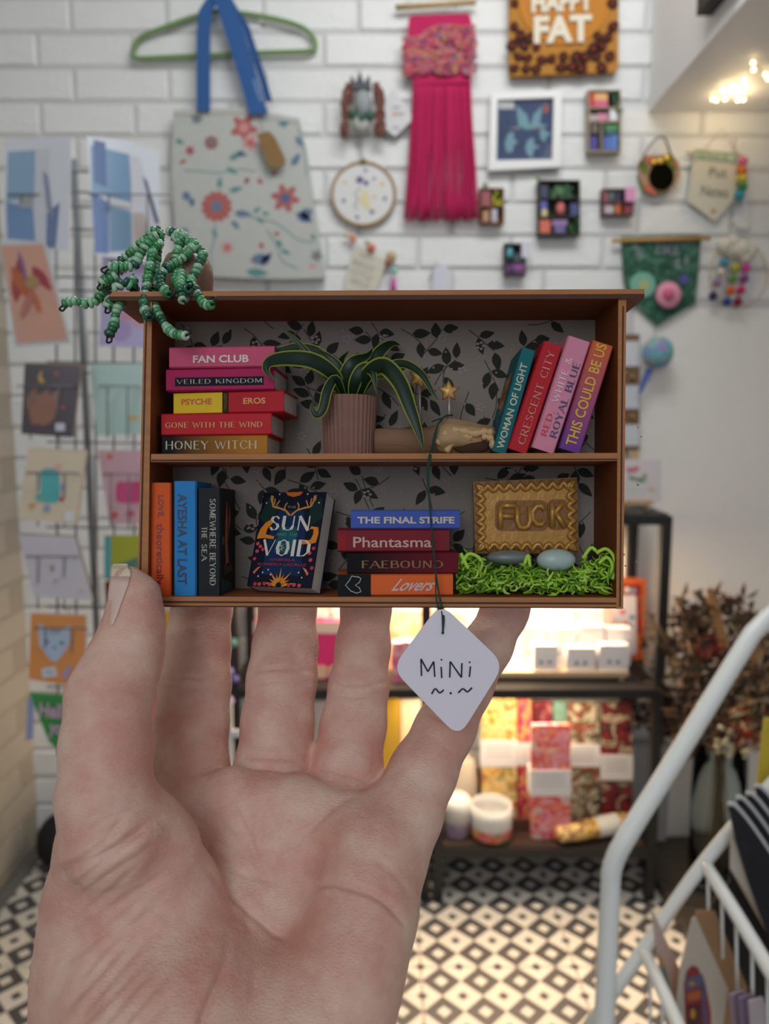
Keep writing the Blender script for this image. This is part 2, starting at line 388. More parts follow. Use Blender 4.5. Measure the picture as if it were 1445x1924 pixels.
# floor tiles
DP = .0807; TX0, TY0, TS = .0751, 1.472, .3228
def tile_material():
    m = bpy.data.materials.new('patterned_tile'); m.use_nodes = True; nt = m.node_tree; N = nt.nodes.new; L = nt.links.new
    bs = nt.nodes['Principled BSDF']; bs.inputs['Roughness'].default_value = .45
    g = N('ShaderNodeNewGeometry'); sub = N('ShaderNodeVectorMath'); sub.operation = 'SUBTRACT'; sub.inputs[1].default_value = (TX0, TY0, 0)
    L(g.outputs['Position'], sub.inputs[0]); sp = N('ShaderNodeSeparateXYZ'); L(sub.outputs[0], sp.inputs[0])
    def mt(op, a, bb=None):
        n = N('ShaderNodeMath'); n.operation = op
        for i, q in enumerate((a, bb)):
            if q is None: continue
            if isinstance(q, (int, float)): n.inputs[i].default_value = q
            else: L(q, n.inputs[i])
        return n.outputs[0]
    u = mt('ADD', mt('DIVIDE', mt('ADD', sp.outputs[0], sp.outputs[1]), DP), .5); v = mt('ADD', mt('DIVIDE', mt('SUBTRACT', sp.outputs[0], sp.outputs[1]), DP), .5)
    fu, fv = mt('FLOORED_MODULO', u, 1.0), mt('FLOORED_MODULO', v, 1.0)
    par = mt('FLOORED_MODULO', mt('ADD', mt('FLOOR', u), mt('FLOOR', v)), 2.0)   # 0 = light cell
    du, dv = mt('ABSOLUTE', mt('SUBTRACT', fu, .5)), mt('ABSOLUTE', mt('SUBTRACT', fv, .5))
    mx = mt('MAXIMUM', du, dv)
    thr = mt('ADD', mt('MULTIPLY', par, .035), .145)
    ins = mt('LESS_THAN', mx, thr)
    x = mt('ABSOLUTE', mt('SUBTRACT', par, ins))
    mix = N('ShaderNodeMix'); mix.data_type = 'RGBA'; L(x, mix.inputs[0])
    mix.inputs[6].default_value = lin((222, 216, 206)) + (1,); mix.inputs[7].default_value = lin((78, 76, 78)) + (1,)
    L(mix.outputs[2], bs.inputs['Base Color']); return m
tm = tile_material()
import bmesh
bm = bmesh.new(); bmesh.ops.create_cube(bm, size=1)
for v in bm.verts: v.co = Vector((v.co.x * (TS - .0022), v.co.y * (TS - .0022), v.co.z * .008))
bmesh.ops.bevel(bm, geom=[e for e in bm.edges], offset=.0012, segments=1, affect='EDGES')
tme = bpy.data.meshes.new('tile'); bm.to_mesh(tme); bm.free(); tme.materials.append(tm)
for i in range(-4, 5):
    for j in range(-5, 2):
        x = TX0 + TS * (i + .5); y = TY0 + TS * (j + .5)
        if x - TS / 2 < XL - .2 or x + TS / 2 > 1.5 or y > YW + .1: continue
        o = bpy.data.objects.new('floor_tile', tme); sc.collection.objects.link(o); o.location = (x, y, -.004 + random.uniform(-.0002, .0002)); o.parent = floor
# dark boards of the raised step at the right of the rack
st = thing('wooden_step', 'dark low wooden board on the floor under the dried flower vase', 'board', (.92, 1.72, 0))
dk = M((74, 66, 58), .5, var=.35, vs=30, stretch=(1, 12, 12))
for k in range(4): b = B(); b.box(.66, 1.30, 1.54 + k * .095, 1.54 + k * .095 + .092, 0.0002, .03, dk); b.build('plank', st)
# boxed soffit with its slanting run towards the viewer
cs = W(1215, 213, YW); sx, sz = cs.x, cs.z
b = B(); b.box(sx, 1.36, -.3, YW - .012, sz, sz + .30, M((236, 237, 238), .6, var=.03, vs=5)); b.build('trim_1', kind='structure')
# ================================================================== WALL HANGINGS
PW = YW - .010      # face of the bricks
def wp(off=.012): return wall(PW - off)
nail = M((150, 140, 120), .4, metal=.6)
# clothes hanger
pl = wp(.012)
def P3(l, px, py): return l.p(px, py)
g = M((120, 148, 100), .6, spec=.2)
hg = thing('clothes_hanger', 'green plastic clothes hanger hung on the white brick wall', 'hanger', pl.p(420, 50))
pts = [(412, 20), (360, 33), (300, 55), (268, 68), (254, 84), (250, 102), (262, 110), (330, 107), (420, 103), (500, 99), (570, 97), (590, 92), (592, 78), (580, 60), (555, 46), (500, 32), (430, 22)]
b = B(); b.tube([pl.p(x, y) for x, y in curvepts([(p[0], p[1], 0) for p in pts], 3) and [(q.x, q.y) for q in curvepts([(p[0], p[1], 0) for p in pts], 3)]], .0058, g, 10, closed=True); b.build('hanger_frame', hg)
b = B(); hook = [(420, 22), (421, 0), (420, -22), (432, -38), (424, -56), (408, -50)]; b.tube([pl.p(q.x, q.y) for q in curvepts([(a, c, 0) for a, c in hook], 5)], .0036, g, 8); b.build('hook', hg)
b = B(); b.tube([pl.p(422, -44), pl.p(422, -44) + Vector((0, .03, 0))], .003, nail, 8); b.build('wall_nail', hg)
# tote bag
pl = wp(.030)
tb = thing('tote_bag', 'floral white tote bag with blue straps hanging from the green hanger', 'bag', pl.p(465, 524))
cloth = M((186, 190, 188), .9, bump=.3, bs=900, var=.1, vs=60)
out = [(326, 207), (380, 204), (450, 203), (520, 214), (562, 222), (578, 300), (592, 400), (611, 522), (540, 524), (450, 522), (350, 516), (330, 430), (322, 320)]
b = B(); b.slab(pl, out, .022, cloth); body = b.build('bag_body', tb)
b = B(); b.slab(wall(PW - .0315), [(328, 209), (450, 205), (560, 224), (561, 232), (450, 213), (328, 217)], .001, M((182, 182, 178), .9)); b.build('hem', tb)
coral = M((184, 108, 106), .9, var=.3, vs=300); pink2 = M((200, 140, 140), .9); teal = M((104, 152, 152), .9, var=.3, vs=300); blu = M((108, 132, 162), .9, var=.3, vs=300); nav = M((86, 102, 140), .9); dkr = M((150, 84, 90), .9)
b = B(); A = lambda px, m, o=.0004: b.art(wall(PW - .030), px, m, o)
def flower(x, y, r, m, mc, n=9, k=.55):
    for i in range(n):
        a = 2 * math.pi * i / n + .2; A(ell(x + r * .62 * math.cos(a), y + r * .62 * math.sin(a), r * .42, r * .26, 8, a), m, .0005 + i * .00002)
    A(ell(x, y, r * .62, r * .62, 12), m, .0009); A(ell(x, y, r * .36, r * .36, 10), mc, .0012)
flower(407, 388, 29, coral, blu, 12); flower(458, 240, 26, coral, pink2, 5); flower(470, 268, 16, pink2, coral, 5); flower(536, 372, 27, coral, nav, 6)
flower(370, 222, 12, teal, dkr, 6); flower(397, 268, 14, dkr, teal, 7); flower(427, 465, 12, pink2, coral, 6); flower(533, 230, 11, teal, blu, 5)
flower(595, 480, 12, teal, coral, 5); flower(357, 283, 10, coral, dkr, 5)
for x, y, L_, w_, a, m in [(430, 300, 28, 12, -.5, teal), (425, 315, 26, 10, .5, teal), (412, 355, 24, 10, -1.5, teal), (430, 360, 28, 11, -.3, teal), (440, 400, 34, 14, .1, blu), (435, 415, 22, 10, .8, blu), (475, 400, 20, 8, -.6, teal), (480, 408, 22, 8, .6, teal), (492, 400, 16, 7, .2, teal),
    (548, 312, 30, 14, -1.0, blu), (556, 400, 36, 18, .5, nav), (566, 408, 26, 22, -.6, blu), (470, 490, 40, 20, -.2, blu), (462, 510, 44, 16, .1, teal), (490, 500, 34, 14, -.9, nav), (345, 360, 22, 16, 1.0, blu), (362, 372, 18, 10, 1.7, nav), (445, 285, 22, 12, .4, blu), (556, 255, 26, 10, 1.1, blu),
    (330, 262, 18, 10, .5, teal), (400, 430, 20, 8, 1.2, teal), (520, 450, 20, 9, 1.0, teal), (528, 470, 20, 9, .4, teal), (350, 300, 16, 8, 2.6, coral), (460, 345, 14, 10, -1, dkr), (485, 335, 14, 10, 1, coral), (509, 325, 12, 9, 0, coral), (490, 455, 14, 10, 1.4, coral), (515, 442, 12, 9, -.5, coral), (580, 500, 16, 7, 0, pink2), (585, 440, 14, 8, 1, teal), (395, 505, 26, 10, -2.6, teal), (340, 430, 18, 9, .3, teal), (350, 460, 20, 8, -.7, blu)]:
    A(leafp(x, y, L_, w_, a), m)
for path in [[(345, 320), (380, 322), (410, 325), (450, 318), (480, 322)], [(440, 400), (480, 410), (520, 420), (560, 450), (590, 455)], [(405, 420), (402, 450), (395, 480), (400, 510)], [(500, 430), (520, 460), (530, 490), (560, 505)], [(560, 240), (572, 280), (575, 330)]]:
    for q in linep([(v.x, v.y) for v in curvepts([(a, c, 0) for a, c in path], 5)], 2.2): A(q, teal, .0003)
b.build('floral_print', tb)
strap = M((52, 92, 150), .8, bump=.2, bs=900, spec=.2); strap2 = M((44, 80, 134), .8, spec=.2)
def strapb(path, wpx, z0, name, m=strap):
    b = B(); pl_ = wall(PW - z0)
    pts = [pl_.p(x, y) for x, y in path]; wv = [Vector((wpx * 1.95 / 1445 / 2, 0, 0))] * len(path)
    b.ribbon(pts, wv, Vector((0, .003, 0)), m); return b.build(name, tb)
strapb([(382, 208), (382, 130), (382, 60), (386, 20), (398, 0), (414, -12), (430, -8)], 23, .040, 'strap')
s2 = strapb([(486, 214), (468, 150), (450, 90), (434, 40), (424, 10), (412, -10)], 32, .044, 'strap')
strapb([(505, 190), (494, 150), (478, 100), (462, 50), (440, 16), (424, -12)], 12, .0425, 'strap_fold', strap2)
b = B(); puttext(b, textmesh('ncmarch'), wall(PW - .0445), 464, 164, 506, 174, M((150, 180, 220)), .0006, ang=1.25); b.build('strap_lettering', tb, kind=None)
b = B(); kp = wall(PW - .052); b.slab(kp, [(482, 252), (505, 246), (517, 258), (537, 300), (534, 311), (512, 316), (503, 308)], .0015, M((142, 112, 72), .9, var=.2, vs=60)); b.tube([kp.p(495, 252), kp.p(490, 232), wall(PW - .040).p(488, 214)], .0008, M((90, 80, 60)), 6)
b.build('kraft_tag', tb, label='brown kraft paper swing tag')
# doll head ornament with its price card
pl = wp(.03)
dl = thing('doll_ornament', 'small grey doll head ornament with auburn hair on the white wall', 'ornament', pl.p(680, 255))
b = B(); b.ball(pl.p(682, 196), .027, M((150, 158, 162), .7, var=.2, vs=60), 16, 10, (.8, .7, 1.15)); b.build('doll_head', dl)
b = B(); b.prism([pl.p(*q) for q in [(655, 168), (660, 140), (668, 155), (676, 136), (684, 155), (694, 140), (698, 168)]], Vector((0, .012, 0)), M((58, 60, 68), .5, metal=.3)); b.build('crown', dl)
rn = random.Random(5)
hairm = M((134, 74, 62), .8, var=.4, vs=90); hairp = M((116, 88, 74), .8)
for side in (-1, 1):
    for k in range(10):
        x = 682 + side * (20 + rn.uniform(0, 10)); pts = [(x, 160 + rn.uniform(-8, 8), 0)]
        for j in range(1, 6): pts.append((682 + side * (25 + rn.uniform(-4, 17)), 160 + j * 19 + rn.uniform(-6, 6), 0))
        b = B(); b.tube([pl.p(q.x, q.y, rn.uniform(0, .012)) for q in curvepts(pts, 2)], .0028, hairm if k % 3 else hairp, 5); b.build('hair_strand', dl)
b = B(); b.ball(pl.p(678, 232), .026, M((178, 184, 178), .8, var=.1, vs=80), 14, 8, (.9, .6, .85)); b.build('doll_body', dl)
b = B()
for x, y in ((663, 215), (695, 218), (680, 222)): b.ball(pl.p(x, y, .01), .011, M((62, 102, 88), .8, var=.3, vs=150), 8, 6)
b.build('collar', dl, label='dark green collar')
b = B(); kp = wall(PW - .02); b.slab(kp, [(738, 165), (779, 222), (742, 257), (722, 240), (720, 190)], .0012, M((206, 208, 212), .7))
for x0, y0, x1, y1 in ((738, 200, 752, 204), (742, 212, 760, 216), (738, 238, 750, 242)): b.art(kp, rect(x0, y0, x1, y1), M((150, 150, 158)), .0004)
b.art(kp, ell(741, 214, 4), M((206, 150, 110)), .0005)
b.build('price_card', label='white price card hanging beside the grey doll head ornament', cat='card')
# embroidery hoop
pl = wp(.012)
eh = thing('embroidery_hoop', 'round wooden embroidery hoop with white cloth and star motifs', 'embroidery', pl.p(683, 424))
cxh, cyh, rh = 683, 364, 59
b = B(); b.tube([pl.p(*q) for q in ell(cxh, cyh, rh, rh, 40)], .0042, M((176, 152, 118), .6, var=.2, vs=60), 8, closed=True); b.build('hoop', eh)
b = B(); b.slab(pl, ell(cxh, cyh, rh - 1, rh - 1, 40), .004, M((216, 218, 220), .9, bump=.3, bs=900)); b.build('cloth', eh)
b = B(); b.tube([pl.p(678, 303, .003), pl.p(688, 303, .003)], .006, M((150, 130, 90), .3, metal=.8), 8); b.tube([pl.p(683, 300), pl.p(681, 265)], .0008, M((190, 180, 160)), 5); b.build('clamp_screw', eh)
b = B(); E = [(676, 338, 10, 'p'), (688, 344, 7, 'p'), (648, 343, 5, 'y'), (718, 346, 6, 'y'), (687, 320, 5, 'b'), (703, 336, 4, 'p'), (646, 377, 5, 'n'), (723, 373, 5, 'n'), (671, 408, 5, 'n'), (699, 398, 6, 'p'), (703, 370, 5, 'y')]
cm = {'p': M((104, 70, 140)), 'y': M((222, 190, 110)), 'b': M((120, 130, 170)), 'n': M((70, 86, 140))}
for x, y, r, k in E: b.art(pl, starp(x, y, r, r * .5, 6), cm[k], .0006)
b.art(pl, [(680, 358), (690, 356), (694, 372), (696, 392), (690, 396), (684, 385), (678, 388), (674, 372)], M((216, 206, 168)), .0006)
for q in linep([(v.x, v.y) for v in curvepts([(678, 352, 0), (668, 362, 0), (672, 376, 0), (666, 386, 0), (672, 394, 0)], 4)], 2.5): b.art(pl, q, M((160, 160, 160)), .0007)
b.build('stitched_motifs', eh)
# pink woven hanging
pl = wp(.022)
wh = thing('woven_wall_hanging', 'long magenta yarn wall hanging with confetti weave band and fringe', 'wall hanging', pl.p(828, 418))
pk = M((186, 46, 94), .95, bump=.5, bs=400, spec=.1); pkd = M((164, 34, 80), .95, bump=.5, bs=400, spec=.1)
b = B(); b.tube([wp(.02).p(743, 14), wp(.02).p(894, 4)], .0062, M((140, 116, 78), .6, var=.6, vs=160, c2=(210, 186, 140)), 10); b.build('dowel', wh)
b = B(); b.tube([wp(.02).p(762, 12), wp(.02).p(800, -60), wp(.02).p(880, 5)], .0008, M((200, 190, 180)), 5); b.build('hanging_cord', wh)
b = B(); b.slab(pl, [(768, 34), (775, 29), (877, 25), (884, 30), (890, 60), (884, 160), (776, 160), (766, 60)], .008, pk); b.build('woven_band', wh)
cf = [M(c, .95) for c in [(196, 78, 116), (206, 112, 126), (196, 136, 100), (126, 108, 156), (196, 120, 140), (200, 160, 110), (170, 66, 106), (70, 96, 140), (100, 146, 168)]]
b = B(); rn = random.Random(11)
for k in range(620):
    t = rn.random(); x = 760 + 132 * t; y = rn.uniform(66 - 24 * t + (8 * math.sin(t * 9)), 138 + 4 * math.sin(t * 14))
    if t < .15: y = max(y, 72)
    c0 = pl.p(x, y, rn.uniform(.002, .009)); q0 = rn.uniform(0, 6.28); rr0 = rn.uniform(.004, .009)
    b.tube([c0 + Vector((rr0 * math.cos(q0 + j * 1.1), rn.uniform(-.002, .002), rr0 * .7 * math.sin(q0 + j * 1.1))) for j in range(5)], rn.uniform(.0014, .0026), cf[min(8, int(abs(rn.gauss(0, 2.8))))], 5)
b.build('confetti_weave', wh, kind='stuff', label='band of multicoloured curly yarn')
b = B(); b.slab(pl, [(776, 158), (884, 156), (884, 168), (776, 170)], .010, pkd); b.build('fringe_knots', wh)
rn = random.Random(12)
for k in range(46):
    t = k / 45; x0 = 778 + 105 * t; x1 = 760 + 136 * t
    pts = [(x0, 160, 0), (x0 + (x1 - x0) * .25 + rn.uniform(-1, 1), 230, 0), (x0 + (x1 - x0) * .6 + rn.uniform(-2, 2), 320, 0), (x1 + rn.uniform(-3, 3), 412 + rn.uniform(-4, 5), 0)]
    off = rn.uniform(-.004, .006)
    b = B(); b.tube([pl.p(q.x, q.y, off) for q in curvepts(pts, 3)], .0029, pk if k % 2 else pkd, 6); b.build('fringe_strand', wh)
# tufted rug hanging
pl = wp(.024)
rg = thing('tufted_rug', 'leopard print tufted rug reading HAPPY FAT high on the wall', 'rug', pl.p(1058, 140))
def rrect(x0, y0, x1, y1, r, n=4):
    o = []
    for cx, cy, a in ((x1 - r, y0 + r, -90), (x1 - r, y1 - r, 0), (x0 + r, y1 - r, 90), (x0 + r, y0 + r, 180)):
        for i in range(n + 1): q = R(a + 90 * i / n); o.append((cx + r * math.cos(q), cy + r * math.sin(q)))
    return o
b = B(); b.slab(pl, [(x + (y - 60) * .0, y - (x - 1058) * .04) for x, y in rrect(957, -90, 1162, 139, 8)], .014, M((184, 128, 54), .95, bump=1, bs=300, var=.15, vs=120)); b.build('pile', rg)
b = B(); b.slab(wall(PW - .027), ell(1060, 0, 86, 84, 28), .003, M((190, 126, 50), .95, bump=1, bs=300)); b.build('plain_field', rg)
sp1 = M((52, 26, 20), .95); sp2 = M((110, 44, 30), .95); rn = random.Random(21)
pl2 = wall(PW - .024)
for gx in range(10):
    for gy in range(11):
        x = 966 + gx * 21 + rn.uniform(-4, 4) + (gy % 2) * 9; y = -72 + gy * 20 + rn.uniform(-4, 4)
        if (x - 1060) ** 2 / 86 ** 2 + y ** 2 / 88 ** 2 < 1.08 or x > 1155 or y > 130 or (y < 0): continue
        r = rn.uniform(9.5, 13); b = B(); b.slab(wall(PW - .0275), [(p[0] + rn.uniform(-1.5, 1.5), p[1] + rn.uniform(-1.5, 1.5)) for p in ell(x, y, r, r * .85, 9, rn.random() * 3)], .0035, sp1)
        b.slab(wall(PW - .029), [(p[0] + rn.uniform(-1, 1), p[1] + rn.uniform(-1, 1)) for p in ell(x, y, r * .5, r * .4, 7)], .0012, sp2); b.build('leopard_spot', rg)
b = B(); lt = M((226, 218, 200), .95, bump=.6, bs=300)
for word, box in (('HAPPY', (999, -18, 1116, 22)), ('FAT', (1003, 28, 1112, 80))):
    vs, fs = textmesh(word, .045)
    p0 = wall(PW - .031); n = len(vs); fr = [p0.p((box[0] + box[2]) / 2 + x * (box[2] - box[0]), (box[1] + box[3]) / 2 - y * (box[3] - box[1]) - x * 4) for x, y in vs]
    b.add(fr, fs, lt); b.add([v + Vector((0, .004, 0)) for v in fr], fs, lt)
b.build('tufted_lettering', rg, label='cream tufted letters HAPPY FAT')
b = B(); b.tube([wp(.008).p(*q) for q in [(1008, 142), (1025, 158), (1047, 166), (1051, 138)]], .0012, M((190, 176, 150)), 5); b.build('cord', rg)
# framed bird print
pl = wp(.022)
fp = thing('framed_print', 'white framed print of pale blue flying birds on navy', 'picture', pl.p(985, 320))
fw_ = M((224, 226, 228), .4); O4 = [(923, 174), (1056, 168), (1054, 313), (918, 320)]; I4 = [(935, 187), (1041, 183), (1038, 299), (933, 301)]
for k in range(4):
    a, c = k, (k + 1) % 4; b = B(); b.slab(pl, [O4[a], O4[c], I4[c], I4[a]], .020, fw_); b.build('frame_bar', fp)
b = B(); b.slab(wall(PW - .014), O4, .004, M((60, 84, 130), .7)); bp_ = b.build('print_sheet', fp)
b = B(); a_ = wall(PW - .014); lb = M((140, 188, 208)); 
for s in [[(975, 243), (970, 198), (990, 215), (996, 238), (1003, 215), (1020, 197), (1014, 232), (1030, 236), (1010, 242), (990, 244)], [(955, 240), (975, 238), (990, 243), (972, 244)],
          [(955, 250), (965, 248), (966, 262), (975, 266), (966, 272), (962, 287), (952, 286), (948, 270)], [(992, 262), (1003, 258), (1004, 272), (1016, 276), (1003, 281), (1000, 297), (990, 290), (987, 277)], [(1018, 238), (1026, 246), (1036, 252), (1026, 258), (1024, 268), (1016, 262), (1014, 250)]]:
    b.art(a_, s, lb, .0006)
b.art(a_, [(1020, 197), (1026, 195), (1031, 204), (1028, 212), (1020, 212), (1025, 204)], M((214, 108, 60)), .0006); b.art(a_, rect(937, 190, 966, 205), M((226, 228, 232)), .0006)
for q in linep([(962, 240), (972, 242)], 2) + linep([(1003, 240), (1013, 240)], 2.5): b.art(a_, q, M((200, 110, 80)), .0009)
b.build('bird_print', fp)
b = B(); b.slab(wall(PW - .0165), I4, .001, M((255, 255, 255), .05, trans=1)); b.build('glazing', fp)
# miniature shelves on the wall
def minishelf(o4, depth, wood, label, shelves, blocks, uprights=(), topper=None, back=(60, 40, 30)):
    plf = wall(PW - depth); (x0, y0), (x1, y1) = o4; t = 2.4
    s = thing('miniature_shelf', label, 'miniature shelf', plf.p((x0 + x1) / 2, y1), 'miniature shelves on the wall')
    wm = M(wood, .6, var=.2, vs=80)
    for r in (rect(x0, y0, x0 + t, y1), rect(x1 - t, y0, x1, y1)): b = B(); b.slab(plf, r, depth - .002, wm); b.build('side_panel', s)
    for y in [y0, y1 - t] + list(shelves): b = B(); b.slab(plf, rect(x0 + t, y, x1 - t, y + t), depth - .002, wm); b.build('shelf_board', s)
    for (ux, ua, ub) in uprights: b = B(); b.slab(plf, rect(ux, ua, ux + t, ub), depth - .002, wm); b.build('divider', s)
    b = B(); b.slab(wall(PW - .003), rect(x0, y0, x1, y1), .001, M(back, .8)); b.build('back_panel', s)
    for q in blocks:
        (bx0, by0, bx1, by1), c = q[0], q[1]; nm = q[2] if len(q) > 2 else 'miniature_book'
        b = B(); pf = wall(PW - depth + .004); mm = M(c, .6)
        if nm == 'miniature_book': b.slab(pf, rect(bx0, by0, bx1, by1), depth - .010, mm)
        elif nm == 'miniature_plant':
            r_ = (bx1 - bx0) * .0013 / 2
            for k in range(14): b.ball(pf.p(random.uniform(bx0, bx1), random.uniform(by0, by1), -.006 + random.uniform(-.004, .006)), r_ * random.uniform(.25, .45), mm, 6, 4, (1, .6, 1.3))
        else: b.ball(pf.p((bx0 + bx1) / 2, (by0 + by1) / 2, -.008), (by1 - by0) * .0013 / 2, mm, 10, 7, ((bx1 - bx0) / (by1 - by0), .6, 1))
        b.build(nm, s)
    return s
minishelf([(1105, 168), (1167, 285)], .030, (170, 158, 140), 'pale wooden miniature shelf unit with red and blue books right of the bird print', [201, 227],
    [((1108, 172, 1116, 200), (190, 50, 50)), ((1117, 175, 1142, 188), (224, 170, 110)), ((1117, 188, 1142, 200), (206, 96, 130)), ((1108, 215, 1124, 226), (176, 160, 165)), ((1124, 213, 1142, 226), (206, 130, 160)), ((1150, 175, 1168, 215), (58, 110, 80), 'miniature_plant'), ((1146, 205, 1160, 226), (220, 225, 228)),
     ((1110, 256, 1122, 282), (74, 66, 150)), ((1112, 232, 1124, 250), (110, 98, 88)), ((1138, 235, 1161, 243), (80, 150, 90)), ((1138, 244, 1160, 252), (60, 110, 110)), ((1136, 256, 1148, 281), (84, 110, 190)), ((1149, 254, 1160, 281), (90, 130, 200))], [(1130, 229, 283)], back=(70, 52, 48))
minishelf([(901, 353), (947, 419)], .028, (120, 72, 40), 'brown miniature shelf beside the magenta fringe with a yellow plant', [386],
    [((905, 358, 922, 386), (150, 84, 90)), ((928, 362, 944, 386), (180, 190, 50), 'miniature_plant'), ((908, 396, 916, 416), (186, 150, 110)), ((917, 392, 924, 416), (130, 90, 70)), ((925, 393, 934, 417), (190, 190, 208)), ((907, 342, 917, 354), (110, 130, 110), 'miniature_plant')], back=(140, 84, 30))
minishelf([(1012, 338), (1090, 440)], .032, (52, 50, 40), 'dark green miniature bookcase with three shelves on the white brick wall', [371, 406],
    [((1016, 348, 1030, 371), (56, 66, 96)), ((1036, 352, 1060, 371), (88, 128, 92), 'miniature_plant'), ((1056, 350, 1074, 371), (70, 120, 90), 'miniature_plant'), ((1016, 378, 1028, 392), (96, 96, 180)), ((1018, 393, 1028, 406), (206, 196, 150)), ((1044, 380, 1062, 405), (200, 110, 110), 'miniature_ornament'), ((1072, 382, 1086, 405), (74, 80, 130)),
     ((1014, 413, 1034, 438), (206, 110, 90)), ((1038, 413, 1066, 424), (150, 120, 170)), ((1042, 425, 1062, 437), (110, 104, 160)), ((1070, 414, 1086, 437), (60, 120, 54), 'miniature_plant'), ((1008, 333, 1016, 343), (80, 120, 40), 'miniature_plant')], back=(46, 58, 38))
minishelf([(1133, 354), (1191, 403)], .028, (96, 64, 66), 'wide low miniature shelf with a pink tag left of the round mirror', [379],
    [((1136, 358, 1142, 379), (170, 90, 110)), ((1143, 358, 1153, 385), (96, 130, 124), 'miniature_ornament'), ((1154, 360, 1168, 379), (60, 46, 80)), ((1156, 382, 1166, 401), (200, 110, 60)), ((1136, 386, 1153, 401), (190, 180, 190)), ((1172, 383, 1180, 401), (140, 60, 70)), ((1181, 382, 1189, 401), (150, 80, 100)), ((1136, 381, 1150, 385), (180, 60, 80))], back=(40, 24, 40))
b = B(); b.slab(wall(PW - .034), rect(1175, 352, 1194, 378), .001, M((214, 150, 190), .7)); b.build('price_tag', label='pink square tag on the wide low miniature shelf', cat='tag')
minishelf([(948, 457), (988, 516)], .028, (74, 60, 74), 'small purple miniature shelf with a turquoise vase above the held shelf', [492],
    [((951, 464, 964, 487), (96, 176, 186), 'miniature_ornament'), ((966, 476, 984, 491), (74, 84, 96)), ((964, 496, 986, 504), (160, 96, 170)), ((951, 496, 963, 511), (92, 60, 110)), ((966, 505, 986, 512), (120, 70, 130))], back=(56, 44, 70))
b = B(); b.slab(wall(PW - .034), rrect(980, 455, 997, 484, 4), .001, M((206, 206, 220), .7)); b.build('price_tag', label='pale lilac tag on the small purple miniature shelf', cat='tag')
# round mirror
pl = wp(.018)
rm = thing('round_mirror', 'round dark mirror in a floral pouch-shaped frame with black loop', 'mirror', pl.p(1238, 365))
b = B(); b.slab(pl, [(1200, 330), (1203, 302), (1212, 292), (1262, 288), (1276, 305), (1278, 328), (1268, 350), (1250, 362), (1230, 366), (1212, 358)], .012, M((170, 140, 110), .8, var=.2, vs=80)); b.build('frame', rm)
b = B(); kk = wall(PW - .0185)
for x, y, L_, w_, a, c in [(1206, 300, 30, 16, 1.3, (96, 110, 40)), (1250, 292, 34, 20, .9, (110, 124, 44)), (1208, 345, 34, 12, .7, (190, 100, 80)), (1212, 300, 18, 12, 0, (190, 90, 74)), (1262, 308, 12, 10, 0, (200, 100, 90)), (1204, 345, 20, 8, 1.2, (96, 110, 40)), (1255, 330, 24, 12, -.9, (100, 116, 44)), (1228, 360, 30, 8, -.1, (110, 90, 50))]: b.art(kk, leafp(x, y, L_, w_, a), M(c, .8), .0006)
b.build('floral_print', rm)
b = B(); b.slab(wall(PW - .0205), ell(1243, 332, 24, 26, 24), .002, M((30, 28, 16), .08, metal=.9)); b.build('mirror_disc', rm)
b = B()
b.tube([wp(.02).p(q.x, q.y) for q in curvepts([(1203, 312, 0), (1214, 285, 0), (1232, 262, 0), (1246, 257, 0), (1254, 270, 0), (1262, 296, 0)], 4)], .0022, M((58, 58, 56), .5), 6)
b.build('hanging_loop', rm)
for x, y, r in ((1228, 306, 5.5), (1240, 304, 6), (1252, 298, 6.5)): 
    b = B(); b.ball(wall(PW - .024).p(x, y), r * .0013, M((240, 206, 90), .25, metal=1), 10, 8); b.build('brass_stud', rm)
# cream pennant with bead string
pl = wp(.012)
pn = thing('fabric_pennant', 'cream pennant with green floral header beside a rainbow bead string', 'pennant', pl.p(1340, 418))
b = B(); b.slab(pl, [(1304, 290), (1385, 296), (1381, 372), (1343, 416), (1292, 378)], .003, M((204, 202, 190), .9, bump=.2, bs=600)); b.build('cloth', pn)
b = B(); b.slab(wall(PW - .0135), [(1305, 280), (1388, 288), (1386, 306), (1305, 299)], .002, patterned([(70, 120, 96), (190, 206, 190), (90, 140, 110), (150, 180, 160)], 90)); b.build('header_band', pn)
b = B(); b.tube([wp(.012).p(1288, 287), wp(.012).p(1392, 292)], .0025, M((200, 180, 150)), 6); b.build('dowel', pn)
b = B(); b.tube([wp(.010).p(1320, 285), wp(.008).p(1357, 241), wp(.010).p(1388, 290)], .0009, M((206, 160, 140)), 5); b.build('hanging_cord', pn)
b = B(); ink = M((90, 92, 88), .9); puttext(b, textmesh('Put'), pl, 1333, 315, 1366, 334, ink, .0005, .05); puttext(b, textmesh('Netes'), pl, 1318, 350, 1368, 370, ink, .0005, .08); b.art(pl, starp(1341, 397, 6, 3), M((176, 120, 84)), .0006); b.build('stitched_lettering', pn)
bs_ = thing('bead_string', 'short string of rainbow felt beads right of the cream pennant', 'bead string', wp(.02).p(1392, 376))
for (x, y), c in zip([(1396, 303), (1394, 320), (1394, 336), (1395, 351), (1389, 367)], [(206, 106, 160), (214, 120, 50), (204, 186, 70), (60, 130, 80), (50, 150, 176)]):
    b = B(); b.ball(wp(.022).p(x, y), .0118, M(c, .95), 10, 7); b.build('felt_bead', bs_)
b = B(); b.tube([wp(.022).p(1394, 290), wp(.022).p(1395, 350), wp(.022).p(1389, 376)], .0012, M((190, 180, 160)), 5); b.build('cord', bs_)
b = B(); b.slab(wp(.008), [(1400, 372), (1408, 390), (1409, 425), (1400, 432), (1384, 428), (1376, 412), (1388, 395)], .003, M((216, 218, 220), .8)); b.build('paper_drop', label='plain white paper drop below the rainbow bead string', cat='ornament')
